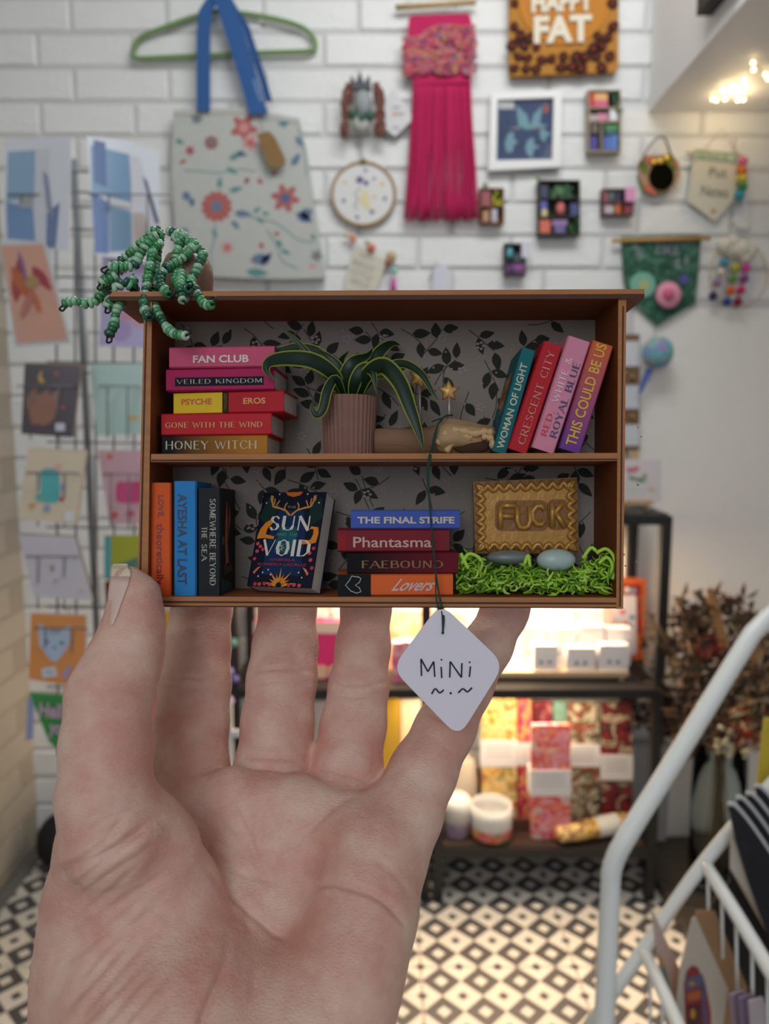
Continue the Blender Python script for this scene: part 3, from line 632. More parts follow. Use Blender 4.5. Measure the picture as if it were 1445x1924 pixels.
# green pentagon banner
pl = wp(.014)
gb = thing('velvet_banner', 'dark green pointed banner with pink pompom and mint patch', 'banner', pl.p(1236, 612))
b = B(); b.slab(pl, [(1168, 444), (1318, 441), (1307, 568), (1236, 612), (1180, 560), (1172, 520)], .006, patterned([(26, 66, 54), (40, 92, 72), (34, 78, 62), (84, 130, 112), (30, 70, 58)], 38, .9)); b.build('cloth', gb)
b = B(); b.tube([wp(.02).p(1150, 452), wp(.02).p(1335, 447)], .005, M((190, 150, 90), .6), 8); b.build('dowel', gb)
b = B(); lm = M((150, 140, 160), .9)
puttext(b, textmesh('BEWITCH'), pl, 1232, 446, 1300, 459, lm, .0006, .05); puttext(b, textmesh('LIKE'), pl, 1234, 462, 1276, 478, lm, .0006, .05)
for i, (x, y) in enumerate([(1190, 460), (1200, 466), (1212, 478), (1280, 505), (1290, 500), (1262, 498)]): b.art(pl, leafp(x, y, 22, 8, .7 + i), M((120, 140, 140), .9), .0005)
b.build('embroidered_lettering', gb)
b = B(); b.lathe(wall(PW - .030).p(1257, 554), [(.004, -.008), (.026, -.004), (.032, .003), (.026, .010), (.004, .014)], M((220, 150, 176), .95, bump=.8, bs=300), 20, (0, 1, 0)); b.ball(wall(PW - .036).p(1256, 553), .014, M((206, 100, 136), .95), 10, 8); b.build('pompom', gb, label='round pink pompom patch')
b = B(); b.slab(wall(PW - .018), ell(1208, 535, 24, 24, 20), .003, M((120, 176, 160), .9)); b.art(wall(PW - .018), starp(1210, 536, 14, 7, 6), M((170, 180, 120), .9), .0006); b.build('round_patch', gb, label='mint round patch')
b = B(); b.slab(wall(PW - .018), ell(1285, 525, 9, 10, 14), .004, M((84, 84, 150), .9)); b.build('round_patch', gb, label='small violet round patch')
# pompom hoop mobile
pl = wp(.02)
pm = thing('pompom_mobile', 'pale hoop hung with cream cloud and strings of coloured pompoms', 'mobile', pl.p(1385, 580))
b = B(); b.tube([pl.p(*q) for q in ell(1388, 515, 54, 62, 36)], .002, M((200, 180, 150), .7), 6, closed=True); b.build('hoop', pm)
b = B()
for x, y, r in ((1362, 462, 15), (1378, 455, 12), (1392, 468, 17), (1408, 472, 14), (1372, 470, 12), (1400, 482, 12)): b.ball(wp(.03).p(x, y), r * .0013, M((214, 210, 198), .95, bump=1, bs=200), 10, 8)
b.build('cloud', pm, label='cream woolly cloud')
for x, y, c in [(1361, 493, (70, 150, 170)), (1354, 512, (206, 200, 186)), (1348, 531, (150, 116, 150)), (1340, 556, (60, 50, 96)), (1382, 503, (176, 176, 60)), (1378, 523, (100, 140, 70)), (1373, 546, (208, 96, 40)), (1366, 567, (40, 70, 140)), (1402, 503, (206, 70, 150)), (1398, 524, (130, 60, 130)), (1392, 545, (196, 40, 110)), (1386, 567, (130, 24, 60))]:
    b = B(); b.ball(wp(.03).p(x, y), .0108, M(c, .95, bump=.8, bs=300), 10, 7); b.build('pompom', pm)
for path in ([(1365, 470), (1361, 493), (1340, 556)], [(1388, 475), (1380, 510), (1366, 567)], [(1405, 478), (1402, 503), (1386, 567)]): b = B(); b.tube([wp(.03).p(*q) for q in path], .0008, M((150, 120, 90)), 5); b.build('thread', pm)
# round rainbow pompom with a blue ribbon, lower
rp_ = thing('pompom_charm', 'pastel rainbow pompom with blue ribbon hanging by the rack', 'ornament', wp(.04).p(1236, 735))
b = B(); b.ball(wp(.045).p(1236, 662), .038, patterned([(200, 110, 160), (110, 150, 200), (120, 180, 160), (210, 130, 170)], 26, .95), 14, 10, (1, .8, 1)); b.build('pompom', rp_)
b = B(); b.ribbon([wp(.04).p(1222, 692), wp(.04).p(1212, 715), wp(.04).p(1203, 738)], [Vector((.009, 0, 0)), Vector((.007, 0, .0)), Vector((.004, 0, 0))], Vector((0, .004, 0)), M((70, 100, 170), .7)); b.build('ribbon', rp_)
b = B(); b.tube([wp(.03).p(1232, 640), wp(.01).p(1228, 600)], .0008, M((150, 150, 160)), 5); b.build('cord', rp_)
# column of earring cards seen just right of the held shelf
pl = wp(.02)
b = B(); b.slab(pl, rect(1168, 628, 1202, 846), .004, M((120, 90, 70), .7)); ec = b.build('display_strip', label='brown hanging strip of jewellery cards behind the shelf edge', cat='display')
for y0, y1, c in [(641, 688, (206, 210, 216)), (724, 768, (200, 204, 212)), (798, 838, (206, 208, 214))]: b = B(); b.slab(wall(PW - .023), rect(1172, y0, 1201, y1), .002, M(c, .7)); b.build('jewellery_card', ec)
for y in (708, 783): 
    b = B(); b.ball(wall(PW - .025).p(1188, y), .006, M((190, 160, 70), .3, metal=1), 8, 6); b.build('stud_earring', ec)
# tilted greeting flag and small tags along the lower wall
pl = wp(.012)
fl = thing('paper_flag', 'cream lettered paper flag with orange flowers left of centre', 'sign', pl.p(690, 545))
b = B(); b.slab(pl, [(668, 458), (727, 490), (708, 548), (646, 548), (650, 520)], .002, M((204, 200, 186), .8))
for i, (y, w_) in enumerate([(482, 30), (500, 44), (516, 40), (532, 36)]):
    puttext(b, textmesh(['VERY', 'BEST', 'LITTLE', 'SELF'][i]), pl, 688 - w_ / 2 - i * 4, y - 5, 688 + w_ / 2 - i * 4, y + 5, M((150, 150, 142)), .0005, .42)
b.build('sheet', fl)
b = B()
for x, y, r, c in ((663, 448, 7, (214, 150, 120)), (698, 466, 8, (206, 120, 90)), (652, 442, 5, (220, 190, 170)), (735, 482, 10, (190, 170, 130)), (730, 492, 7, (170, 110, 100)), (690, 455, 5, (190, 200, 170))): b.ball(wp(.016).p(x, y), r * .0013, M(c, .9), 8, 6)
b.build('flower_trim', fl)
ts = thing('key_tassel', 'small mint and magenta tassel beside the cream paper flag', 'tassel', wp(.02).p(738, 545))
b = B(); b.ball(wp(.02).p(740, 509), .009, M((150, 200, 190), .8), 10, 7); b.build('bead', ts)
b = B(); b.lathe(wp(.02).p(739, 548), [(.009, 0), (.006, .02), (.004, .034)], M((204, 90, 170), .9), 10); b.build('tassel_skirt', ts)
b = B(); b.tube([wp(.02).p(740, 505), wp(.01).p(736, 488)], .0012, M((150, 120, 100)), 5); b.build('cord', ts)
b = B(); pt = wp(.012); b.slab(pt, [(816, 504), (822, 496), (838, 497), (842, 506), (842, 548), (812, 548)], .0015, M((206, 208, 222), .7)); b.tube([pt.p(824, 502), pt.p(820, 492), pt.p(812, 508), pt.p(806, 530)], .0014, M((160, 150, 130)), 5); b.build('gift_tag', label='small pale lilac tag on a string above the bookshelf roof', cat='tag')
# string lights under the soffit
sl = thing('string_lights', 'warm white string lights bunched under the sloping soffit', 'string lights', W(1400, 190, YW - .04))
emi = M((255, 224, 160), .3, emit=9); pts = []
L_ = [(1339, 186), (1346, 188), (1357, 169), (1362, 186), (1376, 163), (1386, 188), (1397, 187), (1392, 171), (1398, 160), (1399, 150), (1416, 131), (1415, 118), (1438, 140), (1443, 148)]
for x, y in L_:
    p = Zf(x, y, sz - .012)
    if p.y > YW - .03: p = W(x, y, YW - .03)
    pts.append(p); b = B(); b.ball(p, .0036, emi, 8, 6); b.build('bulb', sl)
b = B(); b.tube(pts + [Vector((1.35, pts[-1].y, pts[-1].z))], .0006, M((200, 190, 170), .4, metal=.5), 5); b.build('wire', sl)
light('string_light_glow', 'POINT', W(1385, 170, YW - .13), (0, 0, 0), .9, (1.0, .74, .42), .05)
# black speaker box on the soffit's side
b = B(); r_ = ray(1338, 30); p = CAM + r_ * (sx / r_.x); b.box(sx - .03, sx - .001, p.y - .14, p.y, p.z, p.z + .12, M((26, 26, 28), .5)); b.build('speaker_box', label='black box fixed on the side of the sloping soffit', cat='speaker')
# ================================================================== BLACK RACK AND WHAT STANDS ON IT
YF, YB = 1.70, 1.925
zt, zm, zb = W(1240, 976, YF).z, W(1240, 1301, YF).z, W(1240, 1600, YF).z
xr = W(1236, 1300, YF).x; xm_ = W(828, 1600, YF).x - .01; xl = W(441, 1300, YF).x
blk = M((26, 26, 28), .45); brn = M((84, 62, 50), .5, var=.3, vs=20, stretch=(2, 14, 14))
for nm, (xa, xb) in (('right', (xm_ + .004, xr)), ('left', (xl, xm_ - .028))):
    rk = thing('shelf_rack', 'black metal shelf rack bay %s' % ('with towels and white boxes, ending beside the dried flowers' if nm == 'right' else 'behind the fingers, left neighbour of the towel bay'), 'shelf', ((xa + xb) / 2, (YF + YB) / 2, 0))
    h = .011
    for x in (xa, xb):
        for y in (YF, YB): b = B(); b.box(x - h, x + h, y - h, y + h, 0, zt + .008, blk); b.build('post', rk)
    for z in (zt, zm, zb):
        for y in (YF, YB): b = B(); b.box(xa + h, xb - h, y - h, y + h, z - .011, z + .011, blk); b.build('cross_bar', rk)
        for x in (xa, xb): b = B(); b.box(x - h * .9, x + h * .9, YF + h, YB - h, z - .011, z + .011, blk); b.build('side_bar', rk)
        b = B(); b.box(xa + h, xb - h, YF + h, YB - h, z - .004, z + .009, blk if z > zb else brn); b.build('shelf_board', rk)
RK = zm + .0095; RB = zb + .0095; RT_ = zt + .0095
def onrack(px, py_any, Y): return W(px, py_any, Y).x
def boxon(x0, x1, Y, dep, z0, h, m, name, label, cat, group=None, extra=None):
    b = B(); xa, xb = onrack(x0, 1300, Y), onrack(x1, 1300, Y); b.box(xa, xb, Y, Y + dep, z0, z0 + h, m)
    if extra: extra(b, xa, xb, Y, z0, h)
    return b.build(name, label=label, cat=cat, group=group)
ry = lambda py, Y: W(900, py, Y).z
# wooden riser and the white earring boxes on it
wood = M((206, 182, 150), .6, var=.15, vs=30, stretch=(2, 20, 20))
zr = ry(1262, 1.745)
rs = thing('wooden_riser', 'pale wooden display riser under the white boxes', 'stand', (onrack(1060, 1300, 1.78), 1.80, RK))
xa, xb = onrack(885, 1300, 1.745), onrack(1180, 1300, 1.745)
b = B(); b.box(xa, xb, 1.745, 1.88, zr - .012, zr, wood); b.build('top_board', rs)
for x in (xa + .01, xb - .02): b = B(); b.box(x, x + .012, 1.75, 1.875, RK, zr - .012, wood); b.build('support', rs)
b = B(); b.box(xa + .02, xb - .02, 1.765, 1.772, RK, zr - .012, wood); b.build('front_board', rs)
wbx = M((232, 230, 232), .6); dot = M((90, 96, 110), .5); dotg = M((150, 180, 190), .5)
def twodots(b, xa, xb, Y, z0, h):
    for k in (-1, 1): b.lathe(Vector(((xa + xb) / 2 + k * .010, Y - .0012, z0 + h * .36)), [(.0045, 0), (.0045, .001)], dot, 10, (0, 1, 0))
bx = 0
for row, (Y, z0, xs, hh) in enumerate([(1.75, zr + .0003, [(1001, 1046), (1063, 1116), (1123, 1178)], .062), (1.785, zr + .0003, [(975, 1022), (1028, 1080), (1084, 1132), (1136, 1182)], .098), (1.82, zr + .0003, [(930, 975), (980, 1026), (1030, 1076), (1081, 1128)], .135)]):
    for i, (x0, x1) in enumerate(xs):
        ordn = ['leftmost', 'second', 'third', 'rightmost'][i if i < len(xs) - 1 else 3]
        boxon(x0, x1, Y, .030, z0, hh - (i % 2) * .006, wbx, 'gift_box', '%s white jewellery box with two studs, %s row on the riser' % (ordn, ['front', 'middle', 'back'][row]), 'box', 'white jewellery boxes on the riser', twodots)
# orange print behind the boxes
b = B(); pl = wall(1.86); b.slab(pl, [(1150, 1084), (1214, 1088), (1208, 1240), (1150, 1240)], .006, M((206, 100, 40), .6)); op = b.build('picture_card', label='orange framed card with white panel behind the jewellery boxes', cat='card')
b = B(); b.art(pl, rect(1150, 1098, 1204, 1190), M((150, 40, 40)), .0006); b.art(pl, rrect(1150, 1118, 1196, 1230, 6), M((220, 216, 226)), .001)
for x, y, c in ((1190, 1110, (120, 170, 200)), (1178, 1108, (230, 230, 230)), (1188, 1160, (90, 150, 190)), (1176, 1172, (210, 90, 140)), (1184, 1178, (100, 160, 180)), (1170, 1150, (210, 110, 150))): b.art(pl, ell(x, y, 6, 5, 8), M(c), .0014)
b.build('printed_motif', op)
# fabric goods at the left of the middle shelf
def pouch(x0, y0, x1, y1, Y, mat, label, top=None, name='zip_pouch', cat='pouch', dep=.03, band=None):
    t = thing(name, label, cat, W((x0 + x1) / 2, y1, Y)); b = B(); pl = wall(Y); n = 8; wv = 3
    o = [(x0 + 2, y0 + 4)] + [(x0 + (x1 - x0) * i / n, y0 + wv * (i % 2)) for i in range(1, n)] + [(x1 - 2, y0 + 4), (x1, (y0 + y1) / 2), (x1 - 3, y1), (x0 + 3, y1), (x0, (y0 + y1) / 2)]
    b.slab(pl, o, dep, mat); b.build('body', t)
    if top: b = B(); b.slab(wall(Y - .001), rect(x0 + 2, y0 + 2, x1 - 2, y0 + (y1 - y0) * .22), .001, top); b.build('top_band', t)
    if band:
        b = B(); b.slab(wall(Y - .0015), rect(x0 - 1, band[0], x1 + 1, band[1]), dep + .003, M((224, 222, 220), .7)); b.build('paper_band', t)
    return t
mid = lambda Y: W(900, 1300, YF).y
ym = lambda Y: CY0 + FPX * math.tan(math.atan2(CAM.z - RK, Y) - PITCH)      # pixel row where something rests on the middle shelf at Y
yb = lambda Y: CY0 + FPX * math.tan(math.atan2(CAM.z - RB, Y) - PITCH)
yt = lambda Y: CY0 + FPX * math.tan(math.atan2(CAM.z - RT_, Y) - PITCH)
mpouch = pouch(474, 1166, 645, ym(1.76), 1.76, M((226, 50, 120), .8, bump=.2, bs=300), 'magenta zip pouch with cream top, behind middle and ring fingers', M((236, 206, 190), .8))
b = B(); pl = wall(1.758)
for i in range(6): b.slab(pl, ell(490 + i * 28, ym(1.76) - 14, 16, 13, 12), .001, M((236, 190, 160), .8))
b.build('scalloped_trim', mpouch, label='peach scalloped trim')
pouch(735, 1205, 850, ym(1.74), 1.74, patterned([(230, 120, 170), (240, 200, 190), (210, 80, 140), (236, 180, 170)], 30), 'pink blossom print pouch behind the white tag', None)
pouch(690, 1120, 880, ym(1.83), 1.83, patterned([(240, 200, 130), (244, 220, 190), (236, 170, 120), (244, 226, 190)], 14), 'cream and apricot cushion bag standing behind the pink blossom pouch', M((240, 220, 200), .8))
b = B(); b.lathe(Vector((onrack(905, 1300, 1.74), 1.76, RK)), [(.026, 0), (.028, .02), (.026, .05), (.02, .06)], M((196, 180, 176), .5), 16); b.build('jar', label='small grey jar on the middle shelf between tag and riser', cat='jar')
# lower shelf: towels in paper bands, a tray behind them
tray = thing('wooden_tray', 'dark wooden tray holding the folded towels on the lower shelf', 'tray', (onrack(1050, 1300, 1.80), 1.82, RB))
xa, xb = onrack(890, 1500, 1.79), onrack(1190, 1500, 1.79); tw = M((96, 62, 46), .6, var=.2, vs=30)
b = B(); b.box(xa, xb, 1.78, 1.90, RB, RB + .012, tw); b.build('tray_base', tray)
b = B(); b.box(xa, xb, 1.895, 1.905, RB, RB + .10, tw); b.build('back_board', tray)
b = B(); b.box(xa, xb, 1.772, 1.780, RB, RB + .03, tw); b.build('front_lip', tray)
ytw = CY0 + FPX * math.tan(math.atan2(CAM.z - RB - .0125, 1.80) - PITCH)
def towel(x0, y0, x1, Y, cols, band, label, sc_=30, y1=None):
    y1 = y1 or ytw
    t = thing('folded_towel', label, 'towel', W((x0 + x1) / 2, y1, Y), 'banded tea towels on the lower shelf'); mm = patterned(cols, sc_)
    for k in range(3):
        b = B(); q = 2 * k; b.slab(wall(Y + .013 * k), rrect(x0 + q * .5, y0 + q, x1 - q * .3, y1, 6, 3), .011, mm); b.build('fold', t)
    b = B(); b.slab(wall(Y - .0015), rect(x0 - 1.5, band[0], x1 + 1.5, band[1]), .040, M((226, 224, 226), .7)); b.build('paper_band', t)
    b = B()
    for i in range(3): b.art(wall(Y - .0015), rect(x0 + 8, band[0] + 10 + i * 9, x1 - 10, band[0] + 12 + i * 9), M((180, 180, 190)), .0005)
    b.build('band_print', t)
towel(905, 1312, 971, 1.80, [(200, 60, 50), (226, 190, 90), (230, 200, 150), (150, 150, 60), (206, 90, 80)], (1391, 1441), 'yellow and red floral folded towel, leftmost in the tray')
towel(975, 1314, 998, 1.80, [(150, 30, 60), (206, 60, 100), (220, 170, 90), (90, 30, 50)], (1396, 1438), 'magenta and gold folded towel second in the tray')
towel(1001, 1318, 1038, 1.82, [(120, 30, 40), (90, 40, 50), (170, 60, 70), (140, 160, 150)], (1400, 1440), 'dark red folded towel behind the pink one')
towel(1040, 1318, 1066, 1.825, [(110, 160, 140), (140, 190, 170), (100, 140, 130)], (1400, 1440), 'mint green folded towel behind the pink one')
towel(1068, 1320, 1126, 1.80, [(60, 50, 40), (210, 196, 170), (90, 90, 60), (150, 50, 50), (216, 206, 186)], (1398, 1441), 'cream and olive botanical folded towel between pink and black ones', 24)
towel(1130, 1320, 1188, 1.80, [(20, 18, 22), (150, 30, 40), (24, 20, 24), (206, 180, 150), (20, 20, 24)], (1418, 1466), 'black folded towel with red pattern at the right end of the tray', 22)
y3 = CY0 + FPX * math.tan(math.atan2(CAM.z - RB, 1.735) - PITCH)
towel(998, 1362, 1072, 1.725, [(220, 130, 150), (230, 170, 180), (206, 60, 90), (230, 130, 90), (226, 190, 190), (140, 180, 170)], (1447, 1496), 'pink rose folded towel standing in front of the others', 26, y3)
# ochre bundle lying on the shelf edge
ob = thing('towel_bundle', 'ochre patterned towel bundle lying at the front edge of the lower shelf', 'towel', W(1120, 1600, 1.72))
A0, A1 = Vector((onrack(1052, 1500, 1.70), 1.715, RB + .023)), Vector((onrack(1188, 1500, 1.78), 1.765, RB + .033))
mm = patterned([(150, 90, 40), (214, 170, 80), (226, 196, 130), (120, 60, 50), (214, 170, 90)], 28)
dv = (A1 - A0); b = B()
b.tube([A0 + dv * t for t in (0, .03, .2, .5, .8, .97, 1)], [.012, .019, .022, .023, .023, .019, .012], mm, 14); b.build('roll', ob)
b = B(); b.tube([A0 + dv * .50, A0 + dv * .78], .0245, M((226, 222, 214), .7), 16, cap=False); b.build('paper_band', ob)
# round fabric basket and tin
fb = thing('fabric_basket', 'white round fabric basket with colourful painted foot beside the pink towel', 'basket', (onrack(925, 1500, 1.74), 1.75, RB))
b = B(); b.lathe(fb.location, [(.030, .0002), (.044, .008), (.050, .03), (.051, .06), (.049, .085), (.046, .084), (.047, .06), (.045, .03), (.02, .012)], M((214, 214, 212), .8, bump=.3, bs=200), 28, cap=False); b.build('basket_body', fb)
b = B(); b.lathe(fb.location, [(.0485, .008), (.0512, .024), (.0515, .034)], patterned([(206, 90, 60), (226, 180, 70), (100, 150, 90), (214, 120, 110)], 60, kind='v'), 28, cap=False); b.build('painted_foot', fb)
ti = thing('fabric_basket', 'small lavender fabric basket with white top left of the larger one', 'basket', (onrack(858, 1500, 1.75), 1.76, RB))
b = B(); b.lathe(ti.location, [(.030, .0002), (.036, .01), (.038, .045)], patterned([(130, 110, 140), (180, 160, 180), (100, 90, 110)], 60), 24, cap=False); b.build('basket_body', ti)
b = B(); b.lathe(ti.location, [(.038, .045), (.037, .088), (.03, .098), (.012, .10)], M((226, 226, 222), .8), 24); b.build('lid', ti)
b = B(); b.lathe(Vector((onrack(872, 1400, 1.80), 1.83, RB)), [(.035, 0), (.04, .05), (.04, .10), (.034, .16), (.02, .17)], M((190, 176, 160), .8, bump=.4, bs=200), 20); b.build('wool_ball_jar', label='beige lidded jar behind the two fabric baskets', cat='jar')
# left bay, lower shelf
def upright(x0, y0, x1, Y, c, label, nm='notebook', cat='book', dep=.03):
    b = B(); b.slab(wall(Y), rect(x0, y0, x1, yb(Y)), dep, c if not isinstance(c, tuple) else M(c, .6)); return b.build(nm, label=label, cat=cat)
upright(715, 1312, 752, 1.76, (214, 170, 50), 'golden yellow notebook seen between ring and little fingers')
upright(754, 1316, 815, 1.79, (236, 220, 190), 'cream notebook right of the golden yellow one')
upright(590, 1316, 640, 1.77, (206, 200, 200), 'pale grey notebook behind the ring finger')
upright(460, 1400, 585, 1.80, (120, 110, 104), 'taupe box on the lower shelf behind the middle finger', 'storage_box', 'box')
b = B(); b.lathe(Vector((onrack(690, 1400, 1.74), 1.755, RB)), [(.03, 0), (.034, .04), (.034, .13), (.03, .135)], M((230, 180, 140), .6), 20); b.build('candle_jar', label='peach candle jar on lower shelf behind the little finger', cat='candle')
# bead garland on the left post
bg = thing('bead_garland', 'teal and purple beads on a cord hung on the left rack post', 'garland', W(436, 1335, YF - .03))
b = B(); b.tube([W(438, y, YF - .02) for y in (1140, 1200, 1270, 1335)], .0012, M((60, 60, 70)), 5); b.build('cord', bg)
for x, y, r, c in ((437, 1208, 9, (70, 140, 130)), (432, 1262, 8, (110, 110, 180)), (441, 1276, 8, (90, 90, 160)), (434, 1318, 7, (130, 110, 180))): b = B(); b.ball(W(x, y, YF - .025), r * .00122, M(c, .5), 10, 7); b.build('bead', bg)
wf = thing('white_metal_frame', 'white metal frame of a low stand seen between index and middle fingers', 'stand', W(436, 1500, 1.62))
for x in (433, 560): b = B(); p = W(x, 1500, 1.60); b.box(p.x - .007, p.x + .007, 1.60, 1.614, 0.0, W(x, 1312, 1.60).z, M((200, 206, 212), .4)); b.build('post', wf)
b = B(); b.box(W(433, 1, 1.60).x * 0 + W(433, 1500, 1.60).x, W(560, 1500, 1.60).x, 1.602, 1.612, W(433, 1386, 1.60).z, W(433, 1374, 1.60).z, M((206, 212, 218), .4)); b.build('cross_bar', wf)
# easel with a small canvas on top of the rack
es = thing('tabletop_easel', 'small wooden easel with pink and green floral canvas on rack top', 'easel', (onrack(1208, 900, 1.78), 1.79, RT_))
ez = M((196, 166, 124), .6); pl = wall(1.775)
b = B(); b.slab(wall(1.770), [(1166, 863), (1243, 863), (1241, 942), (1166, 940)], .006, M((216, 208, 212), .7)); cv = b.build('canvas', es)
b = B()
for x, y, L_, w_, a, c in ((1176, 880, 18, 12, .4, (206, 130, 150)), (1188, 884, 16, 11, -.4, (210, 120, 140)), (1180, 896, 20, 8, .3, (110, 150, 110)), (1194, 900, 22, 9, .2, (100, 150, 110)), (1208, 890, 12, 8, .9, (120, 160, 120)), (1218, 920, 14, 9, 0, (210, 190, 160)), (1180, 915, 18, 12, .3, (206, 214, 200))): b.art(wall(1.770), leafp(x, y, L_, w_, a), M(c), .0006)
b.build('painted_flowers', es)
yy = CY0 + FPX * math.tan(math.atan2(CAM.z - RT_, 1.775) - PITCH)
b = B(); b.slab(wall(1.764), rect(1168, 940, 1228, 949), .014, ez); b.build('ledge', es)
for p4 in ([(1185, 846), (1193, 846), (1178, yy), (1170, yy)], [(1190, 846), (1198, 846), (1222, yy), (1214, yy)]): b = B(); b.slab(wall(1.778), p4, .006, ez); b.build('leg', es)
# ================================================================== DRIED FLOWERS IN A GLASS VASE
vx = onrack(1357, 1500, 1.70)
vs_ = thing('glass_vase', 'large clear glass vase holding dried flowers beside the rack', 'vase', (vx, 1.72, .03))
gl = M((240, 247, 244), .03, trans=1, ior=1.2)
b = B(); H_ = W(1357, 1400, 1.66).z - .03
b.lathe(vs_.location, [(.052, .001), (.060, .006), (.062, H_ * .5), (.060, H_ - .004), (.062, H_), (.058, H_), (.0565, H_ * .5), (.054, .012), (.01, .010)], gl, 32); b.build('vase_body', vs_)
rn = random.Random(31); df = thing('dried_flower_bouquet', 'bushy brown dried bouquet with red, tan and white blooms in the vase', 'flowers', (vx, 1.72, .045))
cb = [M(c, .9) for c in [(60, 42, 36), (78, 56, 44), (50, 40, 38), (90, 66, 50), (106, 84, 66), (70, 62, 44)]]; stm = M((96, 80, 56), .9)
top = Vector((vx, 1.72, .03 + H_))
for k in range(34):
    px, py = rn.uniform(1200, 1500), rn.uniform(1120, 1380); e = W(px, py, rn.uniform(1.55, 1.86)); a = Vector((vx + rn.uniform(-.03, .03), 1.72 + rn.uniform(-.03, .03), .05))
    b = B(); q = curvepts([a, Vector((vx + (e.x - vx) * .12 + rn.uniform(-.01, .01), 1.72 + (e.y - 1.72) * .12, .03 + H_)), e], 5); b.tube(q, .0016, stm, 5); b.build('stem', df)
def spray(n, x0, x1, y0, y1, cols, ln, wd, seed, name, label=None, bias=None):
    rn = random.Random(seed); b = B()
    for k in range(n):
        px, py = rn.uniform(x0, x1), rn.uniform(y0, y1)
        if bias and not bias(px, py): continue
        p = W(px, py, rn.uniform(1.58, 1.84) if px > 1268 else rn.uniform(1.74, 1.88)); d = Vector((rn.gauss(0, 1), rn.gauss(0, .7), rn.gauss(.2, 1))).normalized(); s_ = d.cross(Vector((rn.gauss(0, 1), rn.gauss(0, 1), rn.gauss(0, 1)))).normalized()
        L_ = ln * rn.uniform(.6, 1.3); w_ = wd * rn.uniform(.6, 1.2); nn = d.cross(s_) * L_ * .15
        b.add([p, p + d * L_ * .5 + s_ * w_ + nn, p + d * L_, p + d * L_ * .5 - s_ * w_ + nn, p + d * L_ * .5 - nn * .2], [(0, 1, 4), (1, 2, 4), (2, 3, 4), (3, 0, 4)], rn.choice(cols))
    o = b.build(name, df, label=label, kind='stuff', fix=False); return o
inb = lambda x, y: ((x - 1340) / 135) ** 2 + ((y - 1262) / 150) ** 2 < 1 and (x > 1268 or y < 1258 or y > 1300)
spray(1300, 1195, 1500, 1110, 1400, cb, .040, .009, 1, 'dried_leaves', bias=inb)
spray(260, 1190, 1290, 1290, 1385, cb[:3], .04, .006, 2, 'drooping_leaves', bias=lambda x, y: abs((y - 1310) - (x - 1200) * .6) < 50)
spray(150, 1312, 1352, 1195, 1240, [M((150, 44, 40), .9), M((120, 34, 34), .9)], .016, .006, 3, 'red_bloom', 'dull red dried bloom')
spray(500, 1385, 1500, 1180, 1400, [M((176, 146, 108), .95), M((150, 118, 84), .95), M((190, 166, 130), .95)], .045, .003, 4, 'pampas_plumes', 'tan feathery plumes')
spray(120, 1370, 1430, 1330, 1400, [M((130, 30, 30), .9)], .02, .006, 5, 'red_twigs', 'dark red twigs')
for k in range(22):
    b = B(); b.ball(W(rn.uniform(1345, 1408), rn.uniform(1362, 1432), 1.63), rn.uniform(.005, .009), M((206, 200, 172), .9), 7, 5, (1, 1, .6)); b.build('white_bloom', df)
b = B(); b.prism([W(x, y, 1.60) for x, y in [(1328, 1108), (1338, 1104), (1350, 1130), (1372, 1215), (1358, 1222), (1340, 1160)]], Vector((0, .006, 0)), M((170, 126, 84), .8, var=.2, vs=60)); b.build('palm_spear', df, label='tan wooden palm spear')
b = B(); p = W(1275, 1500, 1.88); b.box(W(1222, 1, 1.90).x, W(1330, 1, 1.90).x, 1.895, 1.935, 0.031, W(1, 1400, 1.895).z, M((176, 176, 176), .7, var=.08, vs=14)); b.build('wall_block', label='pale grey block against the wall behind the glass vase', cat='block')
# black bag on the floor at the left
b = B(); c = Zf(92, 1640); b.ball(c + Vector((.02, .03, .070)), .07, M((18, 18, 20), .8, bump=1, bs=60), 20, 12, (.8, .9, 1)); b.build('black_bag', label='small black rounded bag on the tiled floor beside the hand', cat='bag')
# ================================================================== GREETING CARD RACK
cw = M((112, 118, 128), .5, metal=.2)
cr = thing('card_rack', 'grey wire card display rack standing by the left brick wall', 'card rack', (-.53, 1.34, 0))
def wire(pts, r=.0016): b = B(); b.tube(pts, r, cw, 6); b.build('wire', cr)
D0 = 1.33
for x in (105, 140, 178, 212, 250): wire([W(x, 318, D0), W(x + 4, 1420, D0)], .0018)
pxs = W(160, 900, 1.36); b = B(); b.tube([Vector((pxs.x, 1.38, .02)), Vector((pxs.x, 1.38, W(160, 300, 1.38).z))], .006, M((120, 126, 134), .4), 10); b.build('centre_pole', cr)
for k in range(4):
    a = math.pi / 4 + k * math.pi / 2; b = B(); b.tube([Vector((pxs.x, 1.38, .03)), Vector((pxs.x + .11 * math.cos(a), 1.38 + .11 * math.sin(a), .010))], .008, M((70, 74, 80), .4), 8); b.build('foot', cr)
for y in (322, 360, 388, 430, 520, 545, 680, 700, 830, 990, 1140, 1290): wire([W(88, y, D0 + .01), W(270, y + 3, D0 + .01)])
